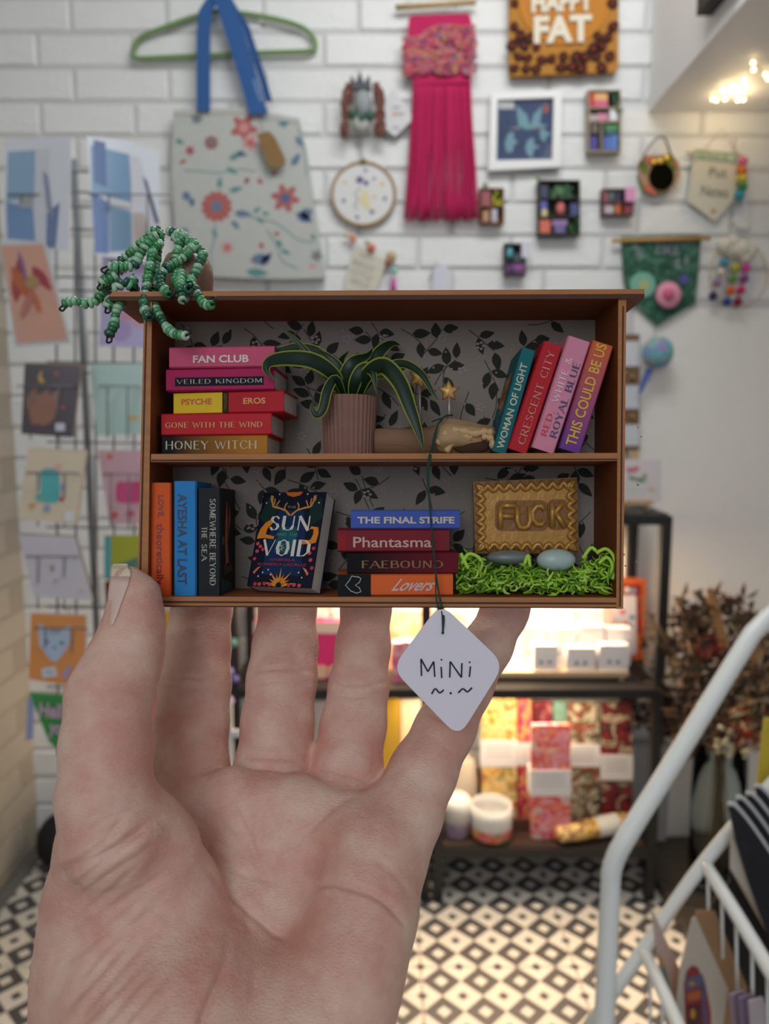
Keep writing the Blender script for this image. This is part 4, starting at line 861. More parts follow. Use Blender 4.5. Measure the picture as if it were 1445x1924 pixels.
for y0, xs in ((365, (10, 133)), (365, (165, 320)), (545, (0, 118)), (725, (30, 140)), (725, (182, 262)), (888, (45, 150)), (890, (190, 262)), (1045, (45, 150)), (1180, (58, 165))):
    z = 1.205 if xs[0] < 150 else 1.24
    x0, x1 = xs; i0, i1 = x0 + (x1 - x0) * .25, x0 + (x1 - x0) * .72
    wire([W(x0 + 3, y0 + 2, z + .05), W(x0 + 6, y0, z - .006), W(x1 - 4, y0 + 1, z - .006), W(x1, y0 + 2, z + .05)], .0013)
    wire([W(i0, y0 + 100, z + .02), W(i0, y0 + 2, z - .004)], .0012); wire([W(i1, y0 + 102, z + .02), W(i1, y0 + 2, z - .004)], .0012)
def card(quad, D, yaw, base, label, arts, gloss=.25, th=.0022, edge=None):
    cx = sum(q[0] for q in quad) / 4; cy = sum(q[1] for q in quad) / 4; pl = turned(W(cx, cy, D), yaw)
    t = thing('greeting_card', label, 'card', W(cx, max(q[1] for q in quad), D), 'cards in the wire card rack')
    b = B(); b.slab(pl, quad, th, M(base, gloss, coat=.0)); b.build('card_sheet', t)
    if edge: b = B(); b.prism([pl.p(x + 3, y - 2, -th) for x, y in quad], -pl.n * .002, M(edge, .8)); b.build('envelope', t)
    b = B()
    for i, (poly, c) in enumerate(arts): b.art(pl, poly, M(c, gloss), .0004 + .0002 * i)
    if arts: b.build('printed_picture', t)
    return t
card([(10, 262), (133, 258), (130, 472), (8, 455)], 1.20, -10, (226, 232, 242), 'glossy card of a blue window and pale drapery, top left of the rack',
     [([(15, 285), (66, 282), (64, 372), (12, 378)], (150, 184, 214)), ([(12, 378), (62, 392), (66, 452), (14, 448)], (126, 160, 204)), ([(66, 282), (92, 280), (88, 455), (66, 450)], (214, 220, 230)), ([(88, 400), (112, 380), (104, 466), (86, 462)], (120, 140, 180)), ([(34, 372), (62, 366), (62, 392), (36, 390)], (176, 182, 190)), ([(80, 320), (90, 330), (100, 410), (88, 392)], (150, 162, 186))], .12)
card([(163, 256), (228, 262), (300, 285), (300, 500), (178, 478)], 1.26, 14, (222, 228, 238), 'blue landscape card top right of the wire rack, nearest the tote bag',
     [([(170, 272), (242, 290), (248, 380), (172, 360)], (122, 158, 194)), ([(172, 360), (204, 380), (204, 476), (178, 474)], (88, 120, 178)), ([(206, 385), (246, 398), (248, 470), (206, 472)], (116, 150, 178)), ([(244, 290), (262, 296), (300, 440), (298, 498), (250, 480)], (212, 212, 222)), ([(176, 262), (198, 268), (200, 350), (178, 340)], (76, 106, 160)), ([(268, 330), (276, 340), (300, 420), (292, 420)], (96, 100, 124)), ([(250, 400), (270, 400), (288, 480), (254, 470)], (190, 176, 172)), ([(208, 374), (246, 384), (246, 392), (208, 384)], (200, 200, 200))], .12)
card([(0, 455), (84, 452), (134, 645), (28, 652)], 1.19, -6, (206, 208, 214), 'peach card with maroon flowers leaning in the left column',
     [([(2, 462), (80, 459), (127, 638), (32, 645)], (216, 168, 150)), (leafp(30, 570, 90, 22, -1.5), (168, 84, 84)), (leafp(20, 500, 90, 24, 1.0), (190, 110, 80)), (leafp(60, 500, 60, 20, .9), (168, 76, 88)), (ell(60, 530, 14, 12), (176, 150, 110)), (leafp(40, 600, 60, 16, -1.2), (190, 130, 120)), (leafp(76, 590, 55, 12, -1.9), (200, 120, 90)), (leafp(34, 470, 66, 7, 1.3), (140, 110, 160))], .12)
card([(193, 455), (290, 450), (290, 655), (186, 650)], 1.30, 8, (168, 152, 196), 'lilac card with coral bloom behind the beaded plant',
     [(ell(240, 590, 16, 12), (200, 110, 120)), (ell(225, 620, 22, 20), (150, 120, 180)), (leafp(200, 560, 60, 22, .6), (150, 130, 190)), (ell(262, 600, 14), (196, 130, 140))])
card([(46, 683), (152, 686), (136, 822), (40, 815)], 1.21, 8, (74, 64, 72), 'dark card of a brown hare under a yellow moon',
     [(leafp(60, 800, 78, 34, -1.15), (140, 96, 76)), (leafp(82, 790, 70, 26, -1.1), (146, 104, 84)), (ell(80, 770, 26, 30), (146, 100, 80)), (leafp(52, 770, 50, 18, -1.25), (140, 96, 76)), (ell(80, 708, 8, 12, 12, .3), (206, 164, 60)), (ell(86, 704, 8, 11, 12, .3), (74, 64, 72)), (ell(118, 765, 4), (180, 80, 70)), (ell(106, 702, 4), (170, 80, 70)), (rect(104, 795, 122, 810), (196, 200, 212))], .3, edge=(176, 150, 120))
card([(168, 683), (280, 683), (280, 815), (182, 818)], 1.27, 4, (176, 204, 198), 'plain mint card right of the hare card', [([(240, 782), (262, 780), (262, 788), (240, 790)], (206, 180, 120)), (leafp(200, 760, 50, 10, -1), (186, 212, 206))])
card([(52, 845), (162, 848), (143, 985), (33, 975)], 1.21, 4, (222, 208, 186), 'cream card with a turquoise bear and flowers',
     [(rrect(76, 880, 112, 945, 10), (96, 184, 190)), (ell(74, 935, 8), (120, 180, 170)), (ell(116, 938, 5), (206, 90, 130)), (ell(60, 950, 7, 5), (214, 170, 90)), (ell(108, 878, 7), (226, 180, 170)), (ell(88, 955, 7), (150, 170, 200)), (rect(122, 960, 138, 980), (224, 226, 232)), (ell(118, 915, 5, 8), (150, 180, 210))], .2, edge=(196, 176, 140))
card([(184, 846), (280, 846), (280, 982), (206, 986)], 1.27, 4, (206, 168, 178), 'pink card with a magenta cat beside the cream bear card',
     [(rrect(218, 905, 280, 945, 10), (206, 80, 130)), (ell(206, 858, 6, 5), (214, 110, 80)), (ell(216, 968, 6), (214, 100, 80)), (ell(245, 965, 8, 5), (206, 90, 120))])
card([(34, 1004), (140, 1010), (174, 1128), (64, 1120)], 1.21, -4, (212, 208, 218), 'white card with a tiny grey sketch below the bear card', [(ell(98, 1068, 5, 7), (160, 164, 160)), (ell(104, 1092, 5, 3), (180, 176, 180)), (rect(86, 1060, 90, 1064), (190, 190, 190)), (ell(152, 1110, 5, 3), (220, 190, 180))], .5, edge=(120, 100, 80))
card([(196, 1006), (280, 1006), (280, 1092), (200, 1090)], 1.27, 2, (170, 176, 60), 'yellow-green card with teal spine just above the thumb', [(rect(196, 1008, 208, 1088), (90, 170, 180)), ([(226, 1060), (258, 1046), (262, 1064), (230, 1072)], (90, 130, 120)), (rect(208, 1072, 262, 1090), (190, 130, 90))])
card([(196, 1092), (280, 1092), (280, 1150), (200, 1150)], 1.28, 2, (150, 60, 50), 'red card mostly hidden behind the thumb tip', [])
kt = card([(58, 1153), (160, 1158), (158, 1292), (54, 1276)], 1.21, 2, (226, 152, 84), 'orange card with a pale blue cat face above the green card',
     [([(74, 1170), (82, 1176), (92, 1184), (116, 1184), (126, 1176), (132, 1176), (131, 1205), (126, 1218), (116, 1232), (106, 1244), (94, 1240), (84, 1226), (74, 1212), (72, 1195)], (182, 200, 224)), (ell(88, 1206, 5, 4), (110, 140, 150)), (ell(116, 1208, 5, 4), (110, 140, 150)), (ell(102, 1217, 4, 3), (120, 150, 180)), ([(78, 1256), (104, 1252), (108, 1270), (80, 1274)], (220, 220, 226)), (leafp(118, 1278, 34, 12, -1.1), (170, 160, 200)), (rect(84, 1260, 100, 1266), (150, 190, 220)), ([(92, 1184), (96, 1190), (112, 1190), (116, 1184)], (150, 170, 200))], .5, edge=(200, 190, 190))
card([(283, 1128), (330, 1128), (325, 1262), (279, 1262)], 1.30, 2, (214, 160, 60), 'amber card peeping between thumb and index finger', [(rect(283, 1128, 330, 1148), (200, 190, 180)), (rect(280, 1225, 326, 1262), (150, 160, 160))])
card([(262, 1290), (330, 1290), (320, 1420), (262, 1420)], 1.31, 2, (204, 130, 124), 'salmon pink card half hidden by the thumb', [])
gcard = card([(55, 1302), (168, 1310), (140, 1400), (108, 1408), (92, 1394), (72, 1345)], 1.21, 2, (64, 150, 80), 'green pointed card with pale pink lettering at the foot of the rack',
     [])
b = B(); pq = turned(W(105, 1350, 1.205), 2); puttext(b, textmesh('Hello', .03), pq, 74, 1322, 132, 1350, M((200, 170, 196)), .0006, .1); puttext(b, textmesh('you', .03), pq, 92, 1362, 126, 1388, M((200, 170, 196)), .0006, .1)
b.build('card_lettering', gcard, label='pale pink lettering')
b = B(); b.slab(turned(W(60, 1350, 1.24), 0), [(52, 1310), (64, 1308), (62, 1388), (48, 1392)], .002, M((160, 170, 214), .6)); b.build('greeting_card', label='thin periwinkle card left of the green pointed card', cat='card', group='cards in the wire card rack')
# ================================================================== WHITE STAND IN THE RIGHT FOREGROUND
wm = M((236, 240, 238), .35)
ws = thing('magazine_stand', 'white metal tube stand with card pockets in the right foreground', 'stand', C(1250, 2700, .80))
def tube_px(pts, r, name='tube', n=14, sm_=4):
    P = [C(x, y, d) for x, y, d in pts]; b = B(); b.tube(curvepts(P, sm_), r, wm, n); return b.build(name, ws)
tube_px([(1122, 2300, .70), (1134, 1960, .74), (1146, 1690, .765), (1152, 1625, .77), (1182, 1565, .775), (1260, 1440, .80), (1395, 1220, .84), (1424, 1180, .85), (1475, 1140, .86), (1580, 1110, .90)], .0098, 'front_upright')
tube_px([(1100, 1940, .80), (1215, 1775, .81), (1330, 1612, .83), (1480, 1440, .87)], .0070, 'side_rail')
tube_px([(1322, 1620, .83), (1380, 1712, .76), (1480, 1880, .66)], .0068, 'pocket_rail')
tube_px([(1208, 1785, .81), (1240, 1850, .76), (1300, 1985, .67)], .0066, 'pocket_rail')
for x, y0, y1, d in ((1330, 1640, 1760, .81), (1356, 1680, 1800, .785), (1383, 1722, 1860, .76), (1413, 1775, 1960, .73), (1442, 1820, 2000, .70)): tube_px([(x, y0, d), (x + 1, (y0 + y1) / 2, d), (x + 2, y1, d)], .0016, 'pocket_wire', 6, 1)
for x, y0, y1, d in ((1222, 1815, 1960, .79), (1245, 1860, 2000, .75)): tube_px([(x, y0, d), (x, y1, d)], .0016, 'pocket_wire', 6, 1)
def pcard(poly, D, yaw, m, name, label, cat, th=.002, arts=(), tilt=0, group=None):
    cx = sum(p[0] for p in poly) / len(poly); cy = sum(p[1] for p in poly) / len(poly); pl = turned(C(cx, cy, D), yaw, tilt)
    b = B(); b.slab(pl, poly, th, m); o = b.build(name, label=label, cat=cat, group=group)
    if arts:
        b = B()
        for i, (q, c) in enumerate(arts): b.art(pl, q, M(c, .5), .0003 + .00015 * i)
        b.build('printed_picture', o)
    return o
kraft = M((172, 134, 98), .8); cream = M((206, 196, 182), .7)
for i in range(4, 0, -1):
    o_ = i * 8.5
    pcard([(1302 + o_, 1712), (1310 + o_, 1712), (1374 + o_ * .9, 1856), (1370 + o_ * .9, 1990), (1260 + o_, 1990), (1278 + o_, 1815)], .79 + i * .008, 28, kraft, 'kraft_envelope', '%s kraft envelope in the front pocket of the white stand' % ['', 'foremost', 'second', 'third', 'hindmost'][i], 'envelope', .002, group='kraft envelopes in the stand')
pcard([(1303, 1724), (1308, 1724), (1368, 1858), (1350, 1990), (1262, 1990), (1280, 1815)], .782, 28, cream, 'greeting_card', 'white card with a colourful rounded figure in the front pocket', 'card', .0015,
      [([(1285, 1850), (1290, 1825), (1300, 1814), (1312, 1818), (1326, 1850), (1336, 1900), (1338, 1985), (1290, 1985)], (150, 44, 54)), ([(1288, 1838), (1320, 1830), (1326, 1850), (1289, 1862)], (96, 96, 130)), ([(1290, 1866), (1316, 1860), (1318, 1876), (1291, 1882)], (190, 100, 50)), ([(1293, 1890), (1316, 1885), (1318, 1985), (1293, 1985)], (80, 30, 44)), (ell(1302, 1905, 5, 10), (200, 150, 50)), ([(1318, 1850), (1324, 1850), (1332, 1985), (1324, 1985)], (80, 90, 140)), (ell(1300, 1848, 6, 4), (190, 150, 60))])
pcard([(1224, 1706), (1232, 1722), (1281, 1830), (1292, 1990), (1262, 1990), (1236, 1790)], .80, 20, M((206, 186, 178), .6), 'greeting_card', 'thin pale pink card leaning left of the kraft envelopes', 'card', .0015, [([(1240, 1800), (1247, 1808), (1268, 1900), (1262, 1895)], (80, 150, 150)), ([(1236, 1790), (1242, 1796), (1250, 1820), (1244, 1815)], (206, 150, 60)), ([(1262, 1890), (1267, 1900), (1276, 1950), (1270, 1950)], (190, 80, 60))])
bk = M((22, 22, 26), .35, var=.3, vs=40, c2=(44, 44, 52)); wht = M((206, 206, 208), .6)
pcard([(1375, 1540), (1384, 1560), (1410, 1640), (1500, 1860), (1500, 1990), (1345, 1990), (1338, 1700), (1372, 1655)], .86, -10, M((34, 32, 34), .6, var=.3, vs=60), 'magazine', 'dark magazine in the rear pocket behind the wires', 'magazine', .004)
pcard([(1374, 1560), (1386, 1592), (1412, 1668), (1450, 1770), (1450, 1740), (1372, 1632)], .80, -12, cream, 'magazine', 'cream magazine cover curling forward in the rear pocket', 'magazine', .003)
for i, (dx, dy) in enumerate([(0, 0), (16, -12), (34, -20), (50, -34)]):
    edge_ = [(1368 + dx, 1512 + dy), (1384 + dx, 1516 + dy), (1420 + dx, 1560 + dy), (1480 + dx, 1650 + dy)]
    e = [(v.x, v.y) for v in curvepts([(a, c, 0) for a, c in edge_], 4)]
    poly = e + [(1500 + dx, 1900), (1450 + dx * .5, 1780), (1405 + dx, 1655 + dy), (1382 + dx, 1580 + dy)]
    o = pcard(poly, .785 + i * .012, -14, bk, 'magazine', '%s black glossy magazine curling at the right edge' % ['foremost', 'second', 'third', 'hindmost'][i], 'magazine', .004, group='black magazines in the stand')
    pl_ = turned(C(sum(p[0] for p in poly) / len(poly), sum(p[1] for p in poly) / len(poly), .785 + i * .012), -14); b = B()
    for q in linep(e, 5): b.slab(Plane(pl_.o + pl_.n * .0005, pl_.n), q, .004, wht)
    b.build('page_edges', o)
pcard([(1420, 1505), (1437, 1352), (1500, 1352), (1500, 1600), (1425, 1515)], .90, -8, M((206, 186, 60), .5), 'magazine', 'yellow magazine at the right edge of the photo', 'magazine', .005)
for i in range(3): pcard([(1372 + i * 18, 1870 + i * 6), (1398 + i * 18, 1862 + i * 6), (1440 + i * 14, 1990), (1385 + i * 16, 1990)], .735 - i * .012, 20, M([(170, 150, 166), (150, 130, 160), (190, 180, 186)][i], .2), 'postcard', ['mauve postcard in clear sleeve right of the kraft envelopes', 'violet postcard behind the mauve one', 'pale grey sleeved postcard at the lower right corner'][i], 'card')
# ================================================================== THE HELD MINIATURE BOOKSHELF
D0 = .2200; SD = .0262
walnut = M((168, 98, 52), .55, var=.35, vs=160, bump=.25, bs=900, stretch=(1, 3, 3), spec=.3)
walnutd = M((140, 76, 40), .6, var=.3, vs=160, bump=.25, bs=900, stretch=(1, 3, 3), spec=.2)
ply = M((196, 128, 72), .6, var=.4, vs=260, bump=.4, bs=1500, stretch=(.3, 2, 2)); plyd = M((84, 44, 26), .7, var=.3, vs=300)
hp = held(D0)
def hgt(py, d=D0): return -(py - CY0) * d / FPX
def Q(px, h, d): return CAM + FW * d + RT * ((px - CX0) * d / FPX) + UP * h
HM, HB, HR = hgt(853), hgt(1122), hgt(547)
sh = thing('mini_bookshelf', 'small brown wooden two-tier miniature bookshelf held up in the hand', 'shelf', Q(715, hgt(1142), D0 + SD / 2))
def panel(px, name, t=SD, d=D0, mats=(walnut,)): b = B(); b.slab(held(d), px, t, mats[0]); return b.build(name, sh)
def edge(part, px, m=ply, off=.00012):
    b = B(); b.slab(Plane(hp.o - FW * off, hp.n), px, .0001, m); b.build('plywood_edge', part)
def edgeline(part, pts, w_, m=plyd, off=.00025):
    b = B()
    for q in linep(pts, w_): b.art(hp, q, m, off)
    b.build('dark_ply_layer', part)
lp = panel([(271, 563), (286, 563), (277, 1142), (257, 1141)], 'side_panel', mats=(walnutd,)); edge(lp, [(271, 563), (286, 563), (277, 1142), (257, 1141)]); edgeline(lp, [(275, 590), (262, 1138)], 3)
rp2 = panel([(1162, 561), (1177, 561), (1171, 1144), (1158, 1144)], 'side_panel', mats=(walnutd,)); edge(rp2, [(1162, 561), (1177, 561), (1171, 1144), (1158, 1144)]); edgeline(rp2, [(1171, 575), (1165, 1140)], 3)
rf = panel([(205, 548), (1211, 543), (1211, 560), (205, 564)], 'roof_board', SD + .001, D0 - .0008, (walnutd,))
b = B(); b.slab(held(D0 - .0009), [(205, 548), (1211, 543), (1211, 553), (205, 558)], .0001, ply); b.slab(held(D0 - .00095), [(205, 557), (1211, 552), (1211, 561), (205, 565)], .0001, plyd); b.build('plywood_edge', rf)
ms = panel([(284, 853), (1161, 851), (1160, 866), (283, 868)], 'shelf_board'); edge(ms, [(284, 853), (1161, 851), (1160, 866), (283, 868)]); edgeline(ms, [(284, 865), (1160, 863)], 3)
bs2 = panel([(278, 1121), (1158, 1123), (1158, 1143), (278, 1140)], 'base_board'); edge(bs2, [(278, 1121), (1158, 1123), (1158, 1143), (278, 1140)]); edgeline(bs2, [(278, 1131), (1158, 1134)], 3.5); edgeline(bs2, [(278, 1139), (1158, 1142)], 2.5)
bkp = panel([(279, 560), (1170, 558), (1165, 1142), (265, 1140)], 'back_panel', .0018, D0 + SD - .0018, (M((120, 70, 42), .7),))
DB = D0 + SD - .0018
b = B(); b.slab(held(DB - .0002), [(280, 566), (1168, 564), (1164, 1122), (272, 1121)], .00015, M((146, 134, 124), .8, var=.05, vs=300, spec=.2)); wpp = b.build('wallpaper', bkp, label='grey wallpaper printed with dark leaves')
# printed leaves of the wallpaper
rn = random.Random(77); b = B(); lf = M((50, 50, 44), .8, spec=.2); stc = M((72, 66, 58), .8, spec=.2); bl = M((160, 140, 142), .75)
bp2 = held(DB - .0002)
LEAVES = []
def vine(x, y, a, n, cur):
    pts = [(x, y)]
    for i in range(n):
        a += cur + rn.uniform(-.12, .12); x += 21 * math.cos(a); y += 21 * math.sin(a); pts.append((x, y))
        for s_ in (-1, 1):
            if rn.random() < .82:
                aa = a + s_ * rn.uniform(.5, 1.0); q = leafp(x + 3 * math.cos(aa), y + 3 * math.sin(aa), rn.uniform(29, 37), rn.uniform(15, 19), aa); mx_, my_ = x + 18 * math.cos(aa), y + 18 * math.sin(aa)
                if any((mx_ - p_[0]) ** 2 + (my_ - p_[1]) ** 2 < 21 ** 2 for p_ in LEAVES): continue
                LEAVES.append((mx_, my_))
                if all(322 < p[0] < 1128 and 600 < p[1] < 1108 for p in q): b.art(bp2, q, lf, .0001 + rn.uniform(0, .00004))
    for q in linep(pts, 1.8):
        if all(322 < p[0] < 1128 and 600 < p[1] < 1108 for p in q): b.art(bp2, q, stc, .00008)
for gx in range(14):
    for gy in range(9):
        x, y = 336 + gx * 60 + (gy % 2) * 30 + rn.uniform(-8, 8), 612 + gy * 58 + rn.uniform(-8, 8)
        vine(x, y, rn.choice([-1.0, 1.0, -2.2, 2.2, .4]) + rn.uniform(-.3, .3), 3, rn.uniform(-.25, .25))
        if rn.random() < .5:
            for k in range(5): aa = k * 1.257; b.art(bp2, ell(x + 22 + 6 * math.cos(aa), y + 30 + 6 * math.sin(aa), 3.4, 2.6, 6), bl, .00016)
        for k in range(3): b.art(bp2, ell(x + rn.uniform(10, 60), y + rn.uniform(10, 60), 2, 2, 6), bl, .00016)
b.build('leaf_print', wpp)
# ------------------------------------------------------------------ little books
page = M((206, 196, 188), .8, bump=.3, bs=2500)
def book(name_label, O, th, L, T, dep, col, texts=(), bands=(), yaw=0, art=None, mat=None, end='cover'):
    "O = corner where the spine text starts, th = reading direction, sizes in metres"
    a = R(th); u = RT * math.cos(a) + UP * math.sin(a); v = -RT * math.sin(a) + UP * math.cos(a); w_ = FW.copy()
    if yaw:
        rm_ = Matrix.Rotation(R(yaw), 3, v if abs(math.sin(a)) < .3 else u); u = rm_ @ u; w_ = rm_ @ w_; v = rm_ @ v
    t = .00045; m = mat or M(col, .55, spec=.22)
    root = thing('miniature_book', name_label, 'book', O + u * L / 2 + w_ * dep / 2, 'miniature books on the held shelf')
    b = B(); r_ = T * .18
    # rounded spine: three facets; two boards
    prof = [(0, dep), (0, r_ * .5), (r_ * .35, .0), (T - r_ * .35, .0), (T, r_ * .5), (T, dep), (T - t, dep), (T - t, r_ * .6 + t), (T - r_, t), (r_, t), (t, r_ * .6 + t), (t, dep)]
    vs = [O + v * p + w_ * q for p, q in prof]; b.prism(vs, u * L, m); cv_ = b.build('cover', root)
    b = B(); b.obox(O + u * .0004 + v * (t + .00003) + w_ * (t + .0001 + r_ * .4), u * (L - .0008), v * (T - 2 * t - .00006), w_ * (dep - t - r_ * .4 - .0006), page); b.build('pages', root)
    F = O - w_ * .00012
    if bands:
        b = B()
        for (s0, s1, v0, v1, c) in bands: b.obox(F + u * L * s0 + v * T * v0, u * L * (s1 - s0), v * T * (v1 - v0), w_ * .00008, c if not isinstance(c, tuple) else M(c, .6, spec=.2))
        b.build('spine_band', root)
    if texts:
        b = B()
        for (tm_, s0, s1, v0, v1, c, *sh_) in texts:
            put(b, tm_, F - w_ * .0001 + u * L * (s0 + s1) / 2 + v * T * (v0 + v1) / 2, u * L * (s1 - s0), v * T * (v1 - v0), M(c, .4), sh_[0] if sh_ else 0)
        b.build('title_lettering', root, fix=False)
    if art: art(root, O, u, v, w_, L, T, dep)
    return root
MM = lambda px, d=.2225: px * d / FPX
TB = lambda s, bo=.03: textmesh(s, bo)
dB = .2225
# upper left stack, bottom to top
h = HM + .00002
def hstack(specs, h, d=dB):
    for (lab, x0, x1, T, dep, col, texts, bands, yaw, dd, mat) in specs:
        yaw = -yaw * .8; dd = MM(x1 - x0) * math.sin(R(-yaw)) + .0002; dep = .2438 - (d + dd)
        O = Q(x0, h, d + dd); mt_ = mat(O) if callable(mat) else mat
        book(lab, O, 0, MM(x1 - x0), MM(T), dep, col, texts, bands, yaw, mat=mt_); h += MM(T) + .00005
    return h
hstack([
 ('bottom book of the upper stack, black fading to ochre, titled HONEY WITCH', 304, 508, 37, .0195, (40, 30, 26), [(serifmesh('HONEY WITCH', .15, .06, False), .04, .90, .28, .74, (196, 186, 160))], [], 6, .0006, lambda O: gradient((26, 26, 28), (186, 122, 40), O + RT * .003, O + RT * .026)),
 ('red book titled GONE WITH THE WIND, second from the bottom of the stack', 303, 516, 42, .019, (196, 34, 46), [(serifmesh('GONE WITH THE WIND', .17, .07), .04, .92, .34, .60, (222, 160, 90))], [], 6, 0, None),
 ('yellow and red book titled PSYCHE and EROS in the middle of the stack', 326, 545, 42, .019, (190, 30, 44), [(TB('PSYCHE'), .075, .355, .42, .70, (206, 90, 30)), (TB('EROS'), .64, .84, .40, .68, (228, 150, 60))], [(.003, .45, .04, .96, (232, 196, 50)), (.45, .505, .04, .96, (30, 26, 22)), (.463, .492, .1, .9, (120, 100, 40))], 11, .0004, None),
 ('magenta book with a black title label reading VEILED KINGDOM', 312, 522, 43, .019, (178, 28, 88), [(serifmesh('VEILED KINGDOM', .14, .05, False), .10, .89, .31, .52, (176, 170, 172))], [(.085, .905, .22, .60, (20, 18, 22))], 7, .0002, None),
 ('pink book titled FAN CLUB on top of the upper left stack', 318, 520, 40, .019, (208, 84, 118), [(TB('FAN CLUB'), .23, .76, .22, .58, (224, 204, 196))], [], 5, .0004, None)], h)
# upper right leaning books
def lean(lab, pxr, th, L, T, col, texts, d=dB, mat=None, art=None, bands=(), dep=.0195):
    O = Q(pxr, HM + .0001, d); mt_ = mat(O, R(th)) if mat else None
    return book(lab, O, th, MM(L, d), MM(T, d), dep, col, texts, bands, mat=mt_, art=art)
def womanart(root, O, u, v, w_, L, T, dep):
    b = B(); S = O + v * (T + .0001)
    for (s0, s1, w0, w1, c) in [(.42, .80, .22, .8, (206, 110, 50)), (.30, .62, .14, .5, (70, 120, 70)), (.1, .4, .1, .45, (40, 80, 140)), (.5, .7, .4, .9, (190, 150, 60))]:
        b.flat([S + u * L * s0 + w_ * dep * w0, S + u * L * s1 + w_ * dep * w0 * 1.3, S + u * L * s1 * .95 + w_ * dep * w1, S + u * L * (s0 + .05) + w_ * dep * w1], M(c, .4))
    b.build('cover_art', root)
lean('teal book titled WOMAN OF LIGHT, leftmost of the leaning books', 951, 74, 203, 27, (20, 104, 112), [(TB('WOMAN OF LIGHT', .02), .04, .86, .28, .78, (196, 196, 170))], .2245, art=womanart)
lean('red book titled CRESCENT CITY, second of the leaning books', 990, 71.6, 213, 37, (190, 32, 46), [(serifmesh('CRESCENT CITY', .13, .05), .07, .93, .26, .66, (206, 150, 130))])
lean('pale pink book titled RED, WHITE & ROYAL BLUE among the leaning books', 1041, 71.8, 221, 44, (222, 140, 164), [(serifmesh('RED,', .19, .09), .12, .34, .52, .82, (214, 56, 76)), (serifmesh('WHITE &', .17, .08), .42, .82, .52, .82, (240, 206, 214)), (serifmesh('ROYAL BLUE', .19, .08), .13, .80, .12, .44, (74, 72, 112))])
lean('orange to purple book titled THIS COULD BE US, rightmost leaning book', 1090, 72.6, 212, 41, (200, 90, 100), [(TB('THIS COULD BE US', .02), .05, .99, .30, .80, (226, 176, 56))], mat=lambda O, a: gradient((112, 66, 150), (218, 104, 62), O, O + (RT * math.cos(a) + UP * math.sin(a)) * .033))
# lower left upright books
def upr(lab, x0, w_, L, col, texts, th=-90, d=dB, art=None, dep=.0195, mat=None):
    Lm = MM(L, d); O = Q(x0, HB + Lm + .00005, d)
    return book(lab, O, th, Lm, MM(w_, d), dep, col, texts, mat=mat, art=art)
upr('orange book titled LOVE, theoretically at the left end of lower tier', 282, 39, 213, (226, 92, 34), [(TB('LOVE,', .01), .11, .31, .34, .66, (128, 22, 30)), (TB('theoretically', .01), .36, .90, .20, .66, (128, 22, 30))])
upr('bright blue book titled AYESHA AT LAST beside the orange one', 326, 43, 216, (40, 132, 200), [(TB('AYESHA AT LAST', .015), .11, .90, .18, .58, (14, 24, 58))])
def treeart(root, O, u, v, w_, L, T, dep):
    S = O + v * (T + .0001); b = B(); f = lambda s, k: S + u * L * s + w_ * dep * k
    tr = M((176, 96, 62), .5)
    b.flat([f(.12, .35), f(.30, .28), f(.5, .25), f(.72, .3), f(.74, .55), f(.5, .42), f(.3, .45), f(.12, .40)], tr)
    b.flat([f(.12, .58), f(.3, .50), f(.52, .45), f(.3, .62)], tr); b.flat([f(.44, .06), f(.54, .04), f(.52, .20), f(.46, .22)], M((60, 84, 76), .5)); b.flat([f(.84, .0), f(1, .0), f(1, .9), f(.9, .6)], M((22, 54, 62), .5)); b.flat([f(.72, .2), f(.82, .2), f(.8, .8), f(.72, .7)], M((60, 36, 26), .5))
    b.build('cover_art', root)
upr('black book titled SOMEWHERE BEYOND THE SEA with a tree on its cover', 371, 44, 203, (24, 30, 32), [(serifmesh('SOMEWHERE BEYOND', .2, .08), .10, .90, .52, .80, (170, 166, 152)), (serifmesh('THE', .2, .08), .36, .47, .18, .42, (170, 166, 152)), (serifmesh('SEA', .2, .08), .52, .68, .18, .42, (170, 166, 152))], dep=.021, art=treeart)
# lower stack, bottom to top
heart = [(0.0, .5), (.05, .75), (.02, .9)]
hb_ = HB + .00005
def heartart(root, O, u, v, w_, L, T, dep):
    b = B(); P = [O + u * L * s + v * T * t - w_ * .0004 for s, t in [(.18, .86), (.12, .92), (.10, .72), (.065, .5), (.11, .24), (.16, .13), (.20, .20), (.185, .38), (.15, .50), (.185, .62), (.20, .80), (.17, .90)]]
    b.tube(P, .00016, M((196, 190, 184), .5), 5); b.build('heart_outline', root)
def hbook(lab, x0, x1, T, col, texts, bands=(), h=0, mat=None, art=None, dd=0, yaw=2):
    O = Q(x0, h, dB + dd); mt_ = mat(O) if mat else None
    book(lab, O, 0, MM(x1 - x0), MM(T), .0195, col, texts, bands, yaw, mat=mt_, art=art); return h + MM(T) + .00005
h = hbook('black and orange book titled Lovers at the foot of the lower stack', 635, 852, 41, (232, 104, 44), [(TB('Lovers', .02), .50, .84, .22, .78, (214, 186, 176), .25)], [(.0, .285, .0, 1., (18, 18, 22))], hb_, art=heartart)
h = hbook('black to maroon book titled FAEBOUND in the lower stack', 652, 862, 41, (60, 18, 28), [(serifmesh('FAEBOUND', .16, .07), .13, .86, .26, .62, (142, 104, 56))], (), h, mat=lambda O: gradient((20, 14, 18), (110, 24, 38), O + RT * .004, O + RT * .028))
h = hbook('maroon book titled Phantasma in the lower stack', 634, 845, 43, (126, 28, 40), [(TB('Phantasma', .012), .14, .84, .20, .66, (204, 160, 150))], [(.006, .08, .1, .8, (150, 30, 36))], h)
